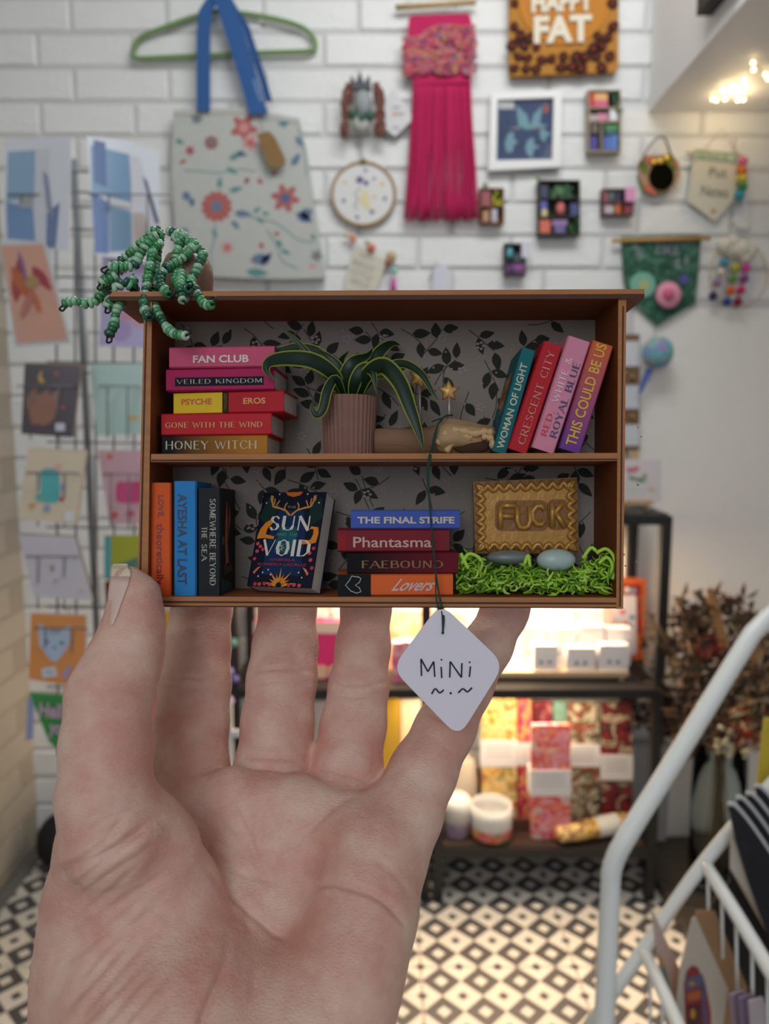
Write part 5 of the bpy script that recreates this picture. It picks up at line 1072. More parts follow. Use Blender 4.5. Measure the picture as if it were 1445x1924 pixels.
h = hbook('blue book titled THE FINAL STRIFE on top of the lower stack', 659, 865, 36, (66, 92, 176), [(TB('THE FINAL STRIFE', .035), .06, .95, .28, .64, (206, 190, 176))], (), h)
# face-out book
al, ps = R(20), R(21); aw = FW * math.cos(ps) + RT * math.sin(ps)
u = RT * math.cos(ps) - FW * math.sin(ps); v = UP * math.cos(al) + aw * math.sin(al); w_ = (aw * math.cos(al) - UP * math.sin(al))
O = Q(464, HB + .0069 * math.sin(al) + .0001, .2285); Lb, Hb_, Tb = .0212, .0297, .0069
fbk = thing('miniature_book', 'face-out miniature book reading THE SUN AND THE VOID with antlers on its cover', 'book', O + u * Lb / 2 + w_ * Tb, 'miniature books on the held shelf')
b = B(); mcv = M((14, 20, 40), .55, spec=.2); t = .0004
b.obox(O, u * Lb, v * Hb_, w_ * t, mcv); b.obox(O + w_ * (Tb - t), u * Lb, v * Hb_, w_ * t, mcv); b.obox(O, u * t, v * Hb_, w_ * Tb, mcv); b.build('cover', fbk)
b = B(); b.obox(O + u * (t + .00005) + v * .0001 + w_ * (t + .00003), u * (Lb - t - .0003), v * (Hb_ - .0003), w_ * (Tb - 2 * t - .00006), page); b.build('pages', fbk)
b = B()
def cv2(s, t_, o=1): return O + u * Lb * s + v * Hb_ * t_ - w_ * (.00006 * o)
def cart(pts, c, o=2): b.flat([cv2(s, t_, o) for s, t_ in pts], M(c, .55, spec=.2))
cart([(.2, .12), (.8, .12), (.78, .55), (.7, .8), (.3, .8), (.2, .5)], (20, 46, 84), 1); cart([(.34, .35), (.66, .35), (.64, .62), (.36, .62)], (24, 92, 104), 2)
cart([(0, .72), (.2, .62), (.3, .86), (.1, .95)], (20, 48, 44), 1); cart([(1, .72), (.8, .62), (.78, .86), (.95, .95)], (20, 48, 44), 1)
cart([(.36, .999), (.4, .965), (.5, .945), (.6, .965), (.64, .999)], (214, 104, 30), 3)
tan = (202, 140, 76)
for s_ in (-1, 1):
    X = lambda a: .5 + s_ * a
    for path, wd in (([(.01, .745), (.09, .80), (.20, .825), (.30, .84), (.335, .90), (.335, .96)], .032), ([(.30, .84), (.29, .88), (.295, .93)], .022), ([(.26, .84), (.24, .87), (.21, .91)], .02), ([(.335, .89), (.36, .92), (.36, .965)], .018), ([(.11, .81), (.11, .85), (.08, .885)], .022)):
        for (a, c), (d_, e_) in zip(path, path[1:]):
            n_ = math.hypot(d_ - a, (e_ - c) * 1.4) or 1; hx, hy = -(e_ - c) * 1.4 / n_ * wd / 2, (d_ - a) / n_ * wd / 2 / 1.4
            b.flat([cv2(X(a + hx), c + hy, 4), cv2(X(d_ + hx * .8), e_ + hy * .8, 4), cv2(X(d_ - hx * .8), e_ - hy * .8, 4), cv2(X(a - hx), c - hy, 4)], M(tan, .4))
og = (226, 134, 38)
cart([(.03, .52), (.06, .60), (.12, .66), (.20, .70), (.26, .68), (.22, .64), (.17, .60), (.16, .54), (.30, .52), (.30, .49), (.14, .50), (.03, .49)], og, 5)
cart([(.97, .46), (.99, .56), (.97, .62), (.86, .63), (.84, .60), (.90, .60), (.91, .55), (.88, .49), (.74, .47), (.76, .44), (.92, .45)], og, 5)
for k in range(9):
    a = math.pi * (k + .5) / 9; r_ = .22 if k % 2 == 0 else .15
    cart([(.5 + .05 * math.cos(a + .5), .01 + .04 * math.sin(a + .5)), (.5 + r_ * 1.2 * math.cos(a), .01 + r_ * math.sin(a) * .85), (.5 + .05 * math.cos(a - .5), .01 + .04 * math.sin(a - .5))], (224, 140, 50), 4)
rn = random.Random(9)
for x, y in [(.06, .44), (.11, .41), (.07, .36), (.05, .28), (.16, .38), (.95, .40), (.90, .35), (.93, .28), (.97, .20), (.2, .02), (.28, .025), (.36, .02), (.66, .02), (.74, .025), (.82, .02), (.13, .02)]: cart([(x + .03 * math.cos(q), y + .02 * math.sin(q)) for q in [i * math.pi / 4 for i in range(8)]], rn.choice([(196, 56, 70), (206, 80, 80)]), 5)
for x, y in [(.08, .88), (.92, .88), (.27, .975), (.72, .975), (.16, .10), (.84, .10), (.22, .14), (.30, .17), (.78, .15), (.12, .17), (.88, .17), (.35, .12)]: cart([(x + .013 * math.cos(q), y + .009 * math.sin(q)) for q in [i * math.pi / 3 for i in range(6)]], (214, 210, 200), 5)
cart([(.06, .14), (.12, .19), (.18, .205), (.13, .165), (.09, .12)], (216, 110, 80), 5); cart([(.94, .14), (.88, .19), (.82, .205), (.87, .165), (.91, .12)], (216, 110, 80), 5)
b.build('cover_art', fbk)
b = B(); wt = (226, 216, 206)
for tm_, s0, s1, t0, t1, c in [(serifmesh('SUN', .2, .05, False), .20, .84, .575, .745, wt), (serifmesh('VOID', .22, .05, False), .14, .90, .31, .49, wt), (serifmesh('AND THE', .14, .08, False), .33, .68, .522, .556, (120, 156, 120)), (textmesh('THE'), .43, .57, .82, .845, (150, 140, 120)),
    (textmesh('GABRIELA', .01), .30, .70, .262, .288, (176, 44, 70)), (textmesh('ROMERO LACRUZ', .01), .12, .88, .212, .240, (176, 44, 70))]:
    put(b, tm_, O - w_ * .0004 + u * Lb * (s0 + s1) / 2 + v * Hb_ * (t0 + t1) / 2, u * Lb * (s1 - s0), v * Hb_ * (t1 - t0), M(c, .4))
for k in range(8):
    a = k * math.pi / 4; cx_, cy_ = .435, .40
    b.flat([cv2(cx_ + .075 * math.cos(a), cy_ + .052 * math.sin(a), 8), cv2(cx_ + .02 * math.cos(a + .4), cy_ + .014 * math.sin(a + .4), 8), cv2(cx_ + .02 * math.cos(a - .4), cy_ + .014 * math.sin(a - .4), 8)], M((206, 206, 180), .4))
b.build('cover_lettering', fbk, fix=False)
# ------------------------------------------------------------------ potted plant
pc = Q(656, HM, .2335); pot = thing('potted_plant', 'ribbed pinkish clay pot with dark green yellow-edged trailing leaves', 'plant', pc)
clay = M((150, 108, 94), .75, var=.25, vs=400, bump=.4, bs=1500)
b = B(); b.lathe(pc, [(.0072, 0), (.0074, .0002), (.0078, .009), (.0083, .0176), (.0083, .018), (.0076, .018), (.0074, .0155), (.001, .0155)], clay, 72, UP, ridge=.035); b.build('pot', pot, label='fluted pinkish pot')
b = B(); b.lathe(pc, [(.0074, .0158), (.004, .0166), (.0005, .0168)], M((50, 40, 32), .9, bump=1, bs=900), 20, UP); b.build('soil', pot)
gr = M((20, 46, 26), .4, var=.5, vs=300, spec=.35); gy = M((140, 150, 40), .45, var=.3, vs=300)
def leaf(pts, wpx, fold=.35, yw=.16):
    P = [C(x, y, d) for x, y, d in pts]; P = curvepts(P, 5); n = len(P); vs = []; fs = []; b = B()
    for i, p in enumerate(P):
        t = i / (n - 1); a = P[max(i - 1, 0)]; c = P[min(i + 1, n - 1)]; d = (c - a).normalized(); sd = d.cross(FW); sd = sd.normalized() if sd.length > .05 else RT
        wd = MM(wpx, .228) / 2 * (max(0, math.sin(math.pi * min(1, (t * .93 + .07)) ** .75))) + .00012
        nrm = sd.cross(d).normalized()
        for k, (s_, f_) in enumerate(((-1, 1), (-1 + yw * 1.3, .8), (0, 0), (1 - yw * 1.3, .8), (1, 1))): vs.append(p + sd * wd * s_ + nrm * wd * fold * f_)
    for i in range(n - 1):
        for k in range(4):
            q = (i * 5 + k, i * 5 + k + 1, (i + 1) * 5 + k + 1, (i + 1) * 5 + k); fs.append((q, k in (0, 3)))
    o = b.add(vs, [], gr); base = 0
    b.mi(gr); b.mi(gy)
    for q, yel in fs: b.f.append(list(q)); b.m.append(b.mi(gy) if yel else b.mi(gr)); b.sm.append(True)
    return b.build('leaf', pot, fix=False)
leaf([(648, 745, .232), (628, 705, .226), (590, 678, .223), (545, 672, .2215), (508, 678, .2195), (500, 695, .2185), (517, 716, .218)], 30)
leaf([(652, 748, .232), (632, 700, .230), (600, 664, .229), (560, 652, .228), (525, 657, .227), (498, 651, .226)], 22)
leaf([(645, 745, .233), (612, 705, .229), (575, 660, .228), (548, 632, .228), (526, 617, .228)], 13)
leaf([(648, 750, .230), (632, 712, .225), (616, 730, .2225), (606, 768, .221), (594, 779, .221), (586, 765, .221), (590, 752, .2215)], 18)
leaf([(672, 748, .231), (686, 708, .226), (718, 686, .222), (750, 716, .219), (772, 770, .2165), (788, 815, .2155), (796, 846, .215)], 32)
leaf([(668, 745, .233), (690, 700, .233), (712, 662, .234), (735, 645, .236), (752, 648, .238)], 26)
leaf([(676, 745, .232), (712, 700, .231), (752, 682, .229), (790, 700, .226), (812, 735, .224), (824, 752, .2235)], 16)
leaf([(655, 748, .2315), (648, 710, .228), (662, 680, .227), (690, 668, .230), (700, 655, .232)], 24)
leaf([(660, 750, .230), (668, 715, .227), (684, 692, .226), (700, 700, .224), (708, 740, .223)], 26)
leaf([(650, 748, .233), (628, 690, .234), (600, 670, .236), (580, 672, .238)], 26)
leaf([(655, 748, .231), (640, 715, .229), (636, 690, .228), (615, 668, .228), (590, 655, .227)], 20)
leaf([(664, 748, .233), (655, 706, .234), (640, 680, .236), (655, 660, .238)], 22)
leaf([(672, 746, .233), (705, 705, .235), (740, 700, .237), (765, 690, .238)], 20)
# ------------------------------------------------------------------ driftwood with two star picks
dw = thing('driftwood_log', 'weathered brown driftwood log with broken pale end, right of plant pot', 'driftwood', Q(815, HM, .233))
wood1 = M((150, 112, 84), .75, var=.35, vs=220, bump=.6, bs=700, stretch=(.25, 1, 1)); wood2 = M((196, 160, 116), .7, var=.35, vs=300, bump=.7, bs=900); hol_shade = M((70, 46, 30), .9, bump=.5, bs=800)
def rough_tube(stations, m, n=22, amp=.0004, seed=1):
    rn = random.Random(seed); vs = []; fs = []
    ph = [rn.uniform(0, 6) for _ in range(4)]
    for i, (x, r, hh, d) in enumerate(stations):
        o = Q(x, hh, d)
        for j in range(n):
            q = 2 * math.pi * j / n; rr = r + amp * (math.sin(3 * q + ph[0] + i * .4) + .6 * math.sin(7 * q + ph[1] - i * .7) + rn.uniform(-.4, .4)) * min(1, r / .002)
            vs.append(o + UP * (math.sin(q) * rr) + FW * (math.cos(q) * rr))
    for i in range(len(stations) - 1):
        for j in range(n): fs.append((i * n + j, i * n + (j + 1) % n, (i + 1) * n + (j + 1) % n, (i + 1) * n + j))
    fs += [tuple(range(n)), tuple((len(stations) - 1) * n + j for j in range(n))]
    b = B(); b.add(vs, fs, m, True); return b
hc = HM + .0046
rough_tube([(703, .0036, hc, .233), (706, .0043, hc, .233), (730, .0044, hc, .233), (770, .0043, hc, .233), (805, .0045, hc, .233), (830, .0050, HM + .0051, .2325), (855, .0048, HM + .0051, .2325)], wood1, amp=.00016, seed=2).build('log_body', dw)
rough_tube([(816, .0030, HM + .0050, .2300), (826, .0050, HM + .0053, .2300), (845, .0056, HM + .0058, .2305), (875, .0052, HM + .0056, .2312), (905, .0048, HM + .0053, .2318), (922, .0042, HM + .0056, .2322), (929, .0026, HM + .0060, .2322)], wood2, amp=.0006, seed=5).build('broken_end', dw, label='pale broken end')
b = B(); rr_ = Matrix.Rotation(-PITCH, 3, 'X')
b.ball(Q(884, HM + .0030, .2275), .0056, hol_shade, 16, 10, (1, .22, .44), rr_); b.build('shade_patch', dw, label='dark patch painted as the shade of a cavity')  # bulging dark patch, no real cavity: its shade is put into the colour
b = B()
for path, r_ in (([(822, .0032), (838, .0066), (862, .0074), (890, .0064), (912, .0070), (926, .0066)], .0011), ([(838, .0010), (852, .0040), (868, .0056), (886, .0052)], .0009), ([(905, .0056), (922, .0050), (927, .0020)], .0010), ([(850, .0058), (872, .0044), (880, .0052)], .0006)):
    b.tube(curvepts([Q(x, HM + h_, .2262) for x, h_ in path], 5), [r_ * (1 + .25 * math.sin(k_ * 1.7)) for k_ in range((len(path) - 1) * 5 + 1)], M((222, 182, 132), .7, var=.3, vs=500, bump=.6, bs=1200), 8)
b.build('splintered_rim', dw, label='pale splintered rim')
gold = M((228, 176, 100), .35, metal=.3, bump=.5, bs=900, var=.2, vs=500)
def starpick(cx, cy, r, d, ybot, label, tilt=0):
    t = thing('star_pick', label, 'ornament', C(cx, ybot, d)); b = B(); pl = held(d); n = 10
    o1 = starp(cx, cy, r, r * .52, 5, -math.pi / 2 + tilt); o2 = starp(cx, cy, r * .72, r * .36, 5, -math.pi / 2 + tilt)
    vs = [pl.p(x, y, 0) for x, y in o1] + [pl.p(x, y, .0009) for x, y in o2] + [pl.p(cx, cy, .0013)] + [pl.p(x, y, -.0009) for x, y in o2] + [pl.p(cx, cy, -.0012)]
    fs = []
    for i in range(10): j = (i + 1) % 10; fs += [(i, j, 10 + j, 10 + i), (10 + i, 10 + j, 20), (j, i, 21 + i, 21 + j), (21 + j, 21 + i, 31)]
    b.add(vs, fs, gold, True); b.build('star', t)
    b = B(); b.tube([C(cx + 1, cy + r * .4, d), C(cx + (3 if cx < 800 else 1), ybot, d)], .00042 if cx < 800 else .00055, M((168, 156, 150), .35, metal=.4), 8); b.build('stick', t)
starpick(787, 710, 23, .236, 800, 'gold star on a thin grey stick, left and further back', .25)
starpick(843, 735, 22, .230, 792, 'gold star on a short grey stick, right and nearer')
# ------------------------------------------------------------------ plaque, stones, moss
pq = thing('clay_plaque', 'gold clay plaque with scalloped border and rude four-letter word', 'plaque', C(988, 1040, .236))
gc = M((196, 142, 66), .32, metal=.25, bump=.35, bs=500, var=.25, vs=250); gcd = M((136, 90, 40), .35, metal=.25, bump=.3, bs=600)
pp = held(.2345); b = B(); b.slab(pp, [(889, 905), (1084, 897), (1088, 1040), (893, 1040)], .0022, gcd); b.build('slab', pq)
b = B(); b.slab(held(.2338), [(901, 917), (1072, 911), (1075, 1030), (905, 1030)], .0008, gc); b.build('field', pq)
sc_ = []
def scal(x0, y0, x1, y1, n):
    for i in range(n * 6):
        t = i / (n * 6); dx, dy = x1 - x0, y1 - y0; l = math.hypot(dx, dy); nx, ny = -dy / l, dx / l; k = abs(math.sin(math.pi * t * n)) * 12
        sc_.append((x0 + dx * t - nx * k * -1, y0 + dy * t + ny * k))
scal(896, 911, 1079, 904, 9); scal(1079, 904, 1082, 1034, 7); scal(1082, 1034, 898, 1034, 9); scal(898, 1034, 896, 911, 7)
b = B(); b.tube([held(.2337).p(x, y) for x, y in sc_], .00085, gc, 7, closed=True); b.build('scalloped_border', pq)
b = B(); 
for ch, (x0, x1, y0, y1) in (('F', (934, 972, 950, 992)), ('U', (968, 1000, 952, 992)), ('C', (998, 1024, 950, 986)), ('K', (1034, 1062, 944, 990))):
    wd, st_ = SER[ch]
    for s_ in st_:
        b.tube([held(.2332).p(x0 + (x1 - x0) * a / wd, y1 - (y1 - y0) * c) for a, c in s_], .00085, gc, 8)
b.build('raised_lettering', pq, label='raised letters FUCK')
b = B()
for x0, y0, x1, y1 in ((930, 940, 1030, 998), (1028, 938, 1068, 996)): b.slab(held(.23375), rrect(x0, y0, x1, y1, 12), .0003, gcd)
b.build('pressed_hollow', pq)
def stone(cx, cy, rx, ry_, d, c1, label):
    b = B(); b.ball(C(cx, cy, d), MM(rx, d), M(c1, .3, var=.2, vs=260, trans=.15, spec=.5), 20, 12, (1, .55, ry_ / rx), Matrix.Rotation(-PITCH, 3, 'X'))
    b.build('stone', label=label, cat='stone')
stone(957, 1047, 43, 13, .2280, (140, 146, 146), 'smooth dark grey-green stone lying on the moss, left of the pale one')
stone(1045, 1052, 37, 21, .2268, (196, 218, 212), 'pale aqua sea-glass stone lying on the moss at the right')
rn = random.Random(44); mg = [M(c, .7) for c in [(156, 206, 48), (130, 186, 38), (178, 222, 74), (92, 142, 30), (182, 212, 96)]]
b = B()
for k in range(900):
    x = rn.uniform(862, 1150); top_ = 1062 - (14 if x < 900 else 0) - (24 if x > 1118 else 0) + (12 if 1000 < x < 1080 else 0)
    y = rn.triangular(top_, 1119, 1100); d = rn.uniform(.2212, .2425)
    if y < 1085: d = max(d, .2285 if 910 < x < 1085 else .223)
    a = rn.uniform(0, 6.28); r_ = rn.uniform(8, 17); k_ = rn.uniform(-1, 1); P = []
    for i in range(5):
        a += k_ * .8 + rn.uniform(-.3, .3); x2 = min(1153, max(858, x)); y2 = min(1120, y); P.append(Q(x2, max(hgt(y2, D0), HB + .0004), d)); x += r_ * .5 * math.cos(a); y += r_ * .5 * math.sin(a) * .8; d = min(.243, max(.2208, d + rn.uniform(-.001, .001)))
    r0 = rn.uniform(.00024, .00052); b.tube(P, [r0, r0 * 1.1, r0, r0 * .8, r0 * .4], rn.choice(mg), 4)
for path in [[(1120, 1040), (1138, 1032), (1152, 1045), (1157, 1070), (1150, 1090)], [(1125, 1060), (1140, 1048), (1150, 1062), (1148, 1085)], [(868, 1060), (880, 1042), (896, 1046), (905, 1056)], [(1095, 1050), (1110, 1030), (1120, 1036)], [(985, 1062), (992, 1044), (996, 1066)], [(880, 1070), (870, 1050), (866, 1040)]]:
    b.tube(curvepts([Q(x, hgt(y, D0), .2225) for x, y in path], 4), .00055, mg[2], 6)
b.build('moss_tuft', label='bright green preserved moss filling the lower right corner', cat='moss', kind='stuff', fix=False)
# ------------------------------------------------------------------ beaded trailing plant on the roof
bpn = thing('beaded_plant', 'trailing plant of green glass beads in a brown stone pot on the roof', 'ornament', Q(355, HR, .233))
b = B(); b.lathe(Q(352, HR - .0001, .2335), [(.0060, 0), (.0076, .0025), (.0082, .007), (.0076, .011), (.0062, .0142), (.002, .0150)], M((176, 138, 118), .45, var=.5, vs=220, c2=(90, 60, 48), coat=.3), 14, UP); pot_ = b.build('stone_pot', bpn)
bcol = [M(c, .18, spec=.6, coat=.4, var=.2, vs=900) for c in [(92, 172, 112), (124, 194, 146), (62, 144, 88), (40, 104, 78), (168, 212, 178), (200, 226, 204), (74, 160, 96)]]
bead_me = []
for m in bcol:
    bb = B(); bb.lathe((0, 0, 0), [(.0005, -.0007), (.0011, -.00074), (.00148, -.0004), (.00154, 0), (.00148, .0004), (.0011, .00074), (.0005, .0007), (.0004, 0)], m, 10, cap=False); o = bb.build('bead'); bead_me.append(o.data); bpy.data.objects.remove(o)
dark = M((20, 34, 32), .4)
rn = random.Random(8)
def z5(pts, d0_, d1_): return [C(100 + x / 4.515, 400 + y / 4.515, d0_ + (d1_ - d0_) * i / max(1, len(pts) - 1)) for i, (x, y) in enumerate(pts)]
S = [([(930, 150), (860, 150), (780, 230), (700, 300), (630, 360), (570, 410)], .232, .228), ([(950, 180), (870, 200), (790, 290), (700, 400), (640, 440), (560, 500), (500, 560), (450, 630), (400, 710), (330, 765), (250, 765), (180, 745), (90, 775)], .229, .222),
     ([(900, 170), (820, 240), (740, 350), (680, 450), (600, 455), (530, 455), (455, 455)], .227, .221), ([(940, 230), (870, 290), (840, 350), (820, 450), (800, 560), (790, 660), (770, 760), (780, 830), (810, 885)], .228, .2165),
     ([(900, 250), (880, 340), (870, 450), (865, 560), (855, 660), (840, 740), (880, 830), (930, 920), (980, 990), (1040, 1030), (1120, 1040)], .230, .2155),
     ([(680, 520), (660, 620), (600, 575), (540, 640), (480, 640)], .224, .220), ([(600, 700), (560, 780), (530, 850), (520, 930), (500, 990), (460, 1050)], .2225, .2185),
     ([(1000, 230), (1060, 200), (1110, 180), (1080, 260), (1050, 350), (1030, 430)], .231, .226), ([(1050, 230), (1130, 240), (1200, 260), (1150, 330), (1090, 390), (1020, 430), (950, 480), (910, 540), (920, 620), (980, 690)], .229, .2165),
     ([(1130, 260), (1210, 290), (1270, 350), (1240, 430), (1200, 520), (1160, 590), (1200, 650), (1250, 730), (1290, 780), (1350, 780)], .228, .2165), ([(1060, 430), (1050, 500), (1040, 560), (1080, 620), (1140, 640)], .226, .217),
     ([(1090, 480), (1080, 600), (1100, 740)], .222, .216), ([(560, 430), (500, 500), (440, 520)], .224, .222), ([(560, 520), (470, 560), (400, 600)], .223, .221), ([(960, 160), (1000, 160), (1060, 190), (1060, 260)], .233, .230), ([(580, 690), (500, 740), (450, 800)], .2225, .2205),
     ([(850, 200), (770, 300), (700, 400)], .234, .231), ([(690, 540), (680, 640)], .226, .224)]
tot = 0
for path, da, db in S:
    P = curvepts(z5(path, da, db), 12); acc = 0; step = .00134; last = P[0]; nb = 0
    for i in range(1, len(P)):
        seg = (P[i] - P[i - 1]).length; acc += seg
        if acc >= step and tot < 296:
            acc = 0; t_ = (P[i] - P[i - 1]).normalized(); o = bpy.data.objects.new('bead', rn.choice(bead_me[:5] if rn.random() < .9 else bead_me)); sc.collection.objects.link(o)
            o.parent = bpn; o.location = P[i] - base_of(bpn); s_ = rn.uniform(.85, 1.12); o.scale = (s_, s_, s_ * rn.uniform(.9, 1.1)); o.rotation_euler = (t_ + Vector((rn.uniform(-.2, .2), rn.uniform(-.2, .2), rn.uniform(-.2, .2)))).to_track_quat('Z', 'Y').to_euler(); tot += 1; nb += 1
    b = B(); b.tube(P, .0003, dark, 5)
    e = P[-1]; t_ = (P[-1] - P[-3]).normalized(); sd = t_.cross(FW).normalized()
    b.tube(curvepts([e, e + t_ * .0016 + sd * .0008, e + t_ * .0008 + sd * .0020 - FW * .0008, e - t_ * .0008 + sd * .0012 - FW * .0012], 3), .00032, dark, 5); b.build('wire', bpn)
# ------------------------------------------------------------------ thread and tag
tg = thing('price_tag', 'white diamond tag handwritten MiNi hanging by dark green thread', 'tag', C(845, 1375, .2155))
def roundpoly(P, r, n=5):
    out = []
    for i in range(len(P)):
        a, p, c = Vector(P[i - 1]), Vector(P[i]), Vector(P[(i + 1) % len(P)]); u1 = (a - p).normalized() * r; u2 = (c - p).normalized() * r
        for k in range(n + 1): t = k / n; q = (p + u1) * (1 - t) ** 2 + p * 2 * t * (1 - t) + (p + u2) * t ** 2; out.append((q.x, q.y))
    return out
tp = held(.2155); b = B(); b.slab(tp, roundpoly([(828, 1133), (948, 1248), (862, 1386), (736, 1256)], 32), .0004, M((236, 230, 240), .6)); b.build('tag_card', tg)
ink = M((30, 28, 34), .5); b = B(); pen = lambda pts, wd=3: [b.art(tp, q, ink, .0002) for q in linep([(v.x, v.y) for v in curvepts([(a, c, 0) for a, c in pts], 4)], wd)]
for s_ in ([(792, 1270), (791, 1238)], [(791, 1238), (804, 1262)], [(804, 1262), (815, 1243)], [(815, 1243), (817, 1272)], [(830, 1274), (829, 1253)], [(829, 1238), (830, 1241)], [(845, 1273), (846, 1243)], [(846, 1243), (867, 1273)], [(867, 1273), (868, 1246)], [(882, 1272), (884, 1252)], [(882, 1243), (883, 1246)]): pen(s_)
pen([(811, 1304), (818, 1294), (826, 1302), (834, 1296)], 3.2); pen([(845, 1302), (849, 1303)], 4); pen([(861, 1302), (870, 1294), (878, 1300), (887, 1292)], 3.2)
b.build('handwriting', tg, fix=False)
thr = M((30, 66, 56), .8)
b = B(); b.tube(curvepts([C(832, 1188, .2150), C(834, 1160, .2152), C(829, 1138, .2185), C(818, 1070, .2188), C(810, 980, .2189), C(805, 900, .2189), C(808, 862, .2188), C(814, 840, .2235), C(822, 800, .2253), C(835, 783, .2270), C(850, 780, .231)], 5), .00028, thr, 6)
b.tube(curvepts([C(832, 1188, .2150), C(830, 1150, .2155), C(820, 1128, .2185), C(818, 1060, .2190), C(808, 960, .2191), C(803, 890, .2190), C(806, 860, .2187), C(812, 838, .2237), C(820, 803, .2255), C(832, 786, .2272), C(812, 792, .229)], 5), .00022, thr, 6)
b.ball(C(832, 1189, .2150), .0004, thr, 8, 6); b.build('thread', tg)
# ================================================================== THE HAND
# one continuous surface: smooth union of tapered limbs, in millimetres in the frame (right, up, away)
def hp3(px, py, d): return np.array([(px - CX0) * d / FPX, -(py - CY0) * d / FPX, d], dtype=np.float32)
def chain(pts, k=2.0, zs=1.0):
    "pts = (px, py, depth mm, width px)"
    P = [hp3(x, y, d) for x, y, d, w_ in pts]; Rr = [w_ / 2 * d / FPX for x, y, d, w_ in pts]
    return P, Rr, k, zs
def d_chain(X, Y, Z, ch):
    P, Rr, k, zs = ch; out = None
    for i in range(len(P) - 1):
        a, c = P[i], P[i + 1]; ba = c - a; ba2 = ba * np.array([1, 1, zs], dtype=np.float32)
        px_, py_, pz_ = X - a[0], Y - a[1], (Z - a[2]) * zs
        t = np.clip((px_ * ba2[0] + py_ * ba2[1] + pz_ * ba2[2]) / float((ba2 ** 2).sum()), 0, 1)
        d = np.sqrt((px_ - t * ba2[0]) ** 2 + (py_ - t * ba2[1]) ** 2 + (pz_ - t * ba2[2]) ** 2) - (Rr[i] + (Rr[i + 1] - Rr[i]) * t)
        out = d if out is None else smin(out, d, k)
    return out
def smin(a, b_, k):
    h_ = np.maximum(k - np.abs(a - b_), 0) / k
    return np.minimum(a, b_) - h_ * h_ * k * .25
G = []   # (chain, blend with the rest)
# palm: metacarpals, the pad ridge under the fingers, hypothenar, thenar, wrist
G.append((chain([(352, 1540, 230, 118), (400, 1720, 215, 150), (440, 1960, 202, 190)], 6), 8))
G.append((chain([(500, 1545, 231, 128), (490, 1720, 216, 150), (480, 1960, 204, 190)], 6), 8))
G.append((chain([(632, 1560, 229, 128), (600, 1720, 214.5, 150), (560, 1960, 202, 190)], 6), 8))
G.append((chain([(722, 1612, 222, 145), (668, 1760, 209, 165), (600, 1960, 194, 220)], 6), 8))
G.append((chain([(335, 1506, 227, 98), (440, 1496, 225.5, 100), (560, 1510, 224.5, 100), (655, 1545, 222, 108)], 3), 9))
G.append((chain([(420, 1600, 226, 150), (560, 1620, 223, 170)], 3, 1.2), 9))
G.append((chain([(700, 1600, 216, 180), (688, 1700, 208, 180), (650, 1830, 198, 200), (618, 1960, 189, 226)], 5, .9), 6))
G.append((chain([(198, 1500, 194, 166), (238, 1610, 199, 270), (252, 1720, 203, 345), (258, 1840, 201, 385), (275, 1990, 194, 440)], 3, 1.55), 3.5))
G.append((chain([(330, 2000, 190, 480), (420, 2200, 180, 520), (430, 2700, 165, 520)], 8, 1.1), 10))
G.append((chain([(560, 1960, 192, 260), (450, 2300, 182, 420)], 8, 1.1), 10))
# fingers
G.append((chain([(384, 1085, 258.5, 88), (380, 1140, 257.5, 107), (371, 1215, 253, 119), (367, 1285, 248, 128), (361, 1360, 243, 132), (356, 1440, 238, 140), (352, 1520, 232, 140)], 3), 3.2))
G.append((chain([(543, 1082, 259.5, 84), (541, 1140, 258.5, 102), (536, 1215, 253, 117), (530, 1275, 248, 126), (521, 1355, 243, 130), (514, 1440, 238, 138), (506, 1530, 232, 140)], 3), 3.0))
G.append((chain([(692, 1090, 259, 74), (688, 1140, 257.5, 90), (682, 1215, 252, 98), (674, 1290, 247, 108), (665, 1360, 243, 118), (652, 1440, 238, 128), (640, 1530, 231, 132)], 3), 3.0))
G.append((chain([(972, 1108, 256, 70), (948, 1150, 254.5, 84), (915, 1215, 250, 90), (874, 1290, 244, 98), (836, 1370, 238, 108), (795, 1450, 231, 122), (760, 1530, 224, 138), (728, 1600, 218, 150)], 3), 4))
# thumb
G.append((chain([(240, 1092, 212.5, 56), (254, 1120, 211, 84), (253, 1165, 208.5, 104), (243, 1215, 206, 122), (225, 1262, 204, 138), (203, 1310, 201, 148), (200, 1400, 198, 162), (198, 1500, 194, 170), (215, 1560, 194, 210)], 3), 3))
HS = .52
lo = np.array([-98, -175, 150], dtype=np.float32); hi = np.array([52, -14, 270], dtype=np.float32)
nx, ny, nz = [int(v) for v in np.ceil((hi - lo) / HS)]
gx = lo[0] + HS * np.arange(nx, dtype=np.float32); gy = lo[1] + HS * np.arange(ny, dtype=np.float32); gz = lo[2] + HS * np.arange(nz, dtype=np.float32)
Fd = np.full((nx, ny, nz), 30, dtype=np.float32)
for ch, k in G:
    P, Rr = ch[0], ch[1]; mg_ = max(Rr) + k + 5
    mn = np.min(P, axis=0) - mg_; mxx = np.max(P, axis=0) + mg_
    i0 = np.clip(((mn - lo) / HS).astype(int), 0, [nx, ny, nz]); i1 = np.clip(((mxx - lo) / HS).astype(int) + 1, 0, [nx, ny, nz])
    if (i1 <= i0).any(): continue
    sl = tuple(slice(a, c) for a, c in zip(i0, i1))
    X = gx[sl[0]][:, None, None]; Y = gy[sl[1]][None, :, None]; Z = gz[sl[2]][None, None, :]
    Fd[sl] = smin(Fd[sl], d_chain(X, Y, Z, ch), k)
def sdf(p):
    out = None
    for ch, k in G:
        d = d_chain(p[:, 0], p[:, 1], p[:, 2], ch); out = d if out is None else smin(out, d, k)
    return out
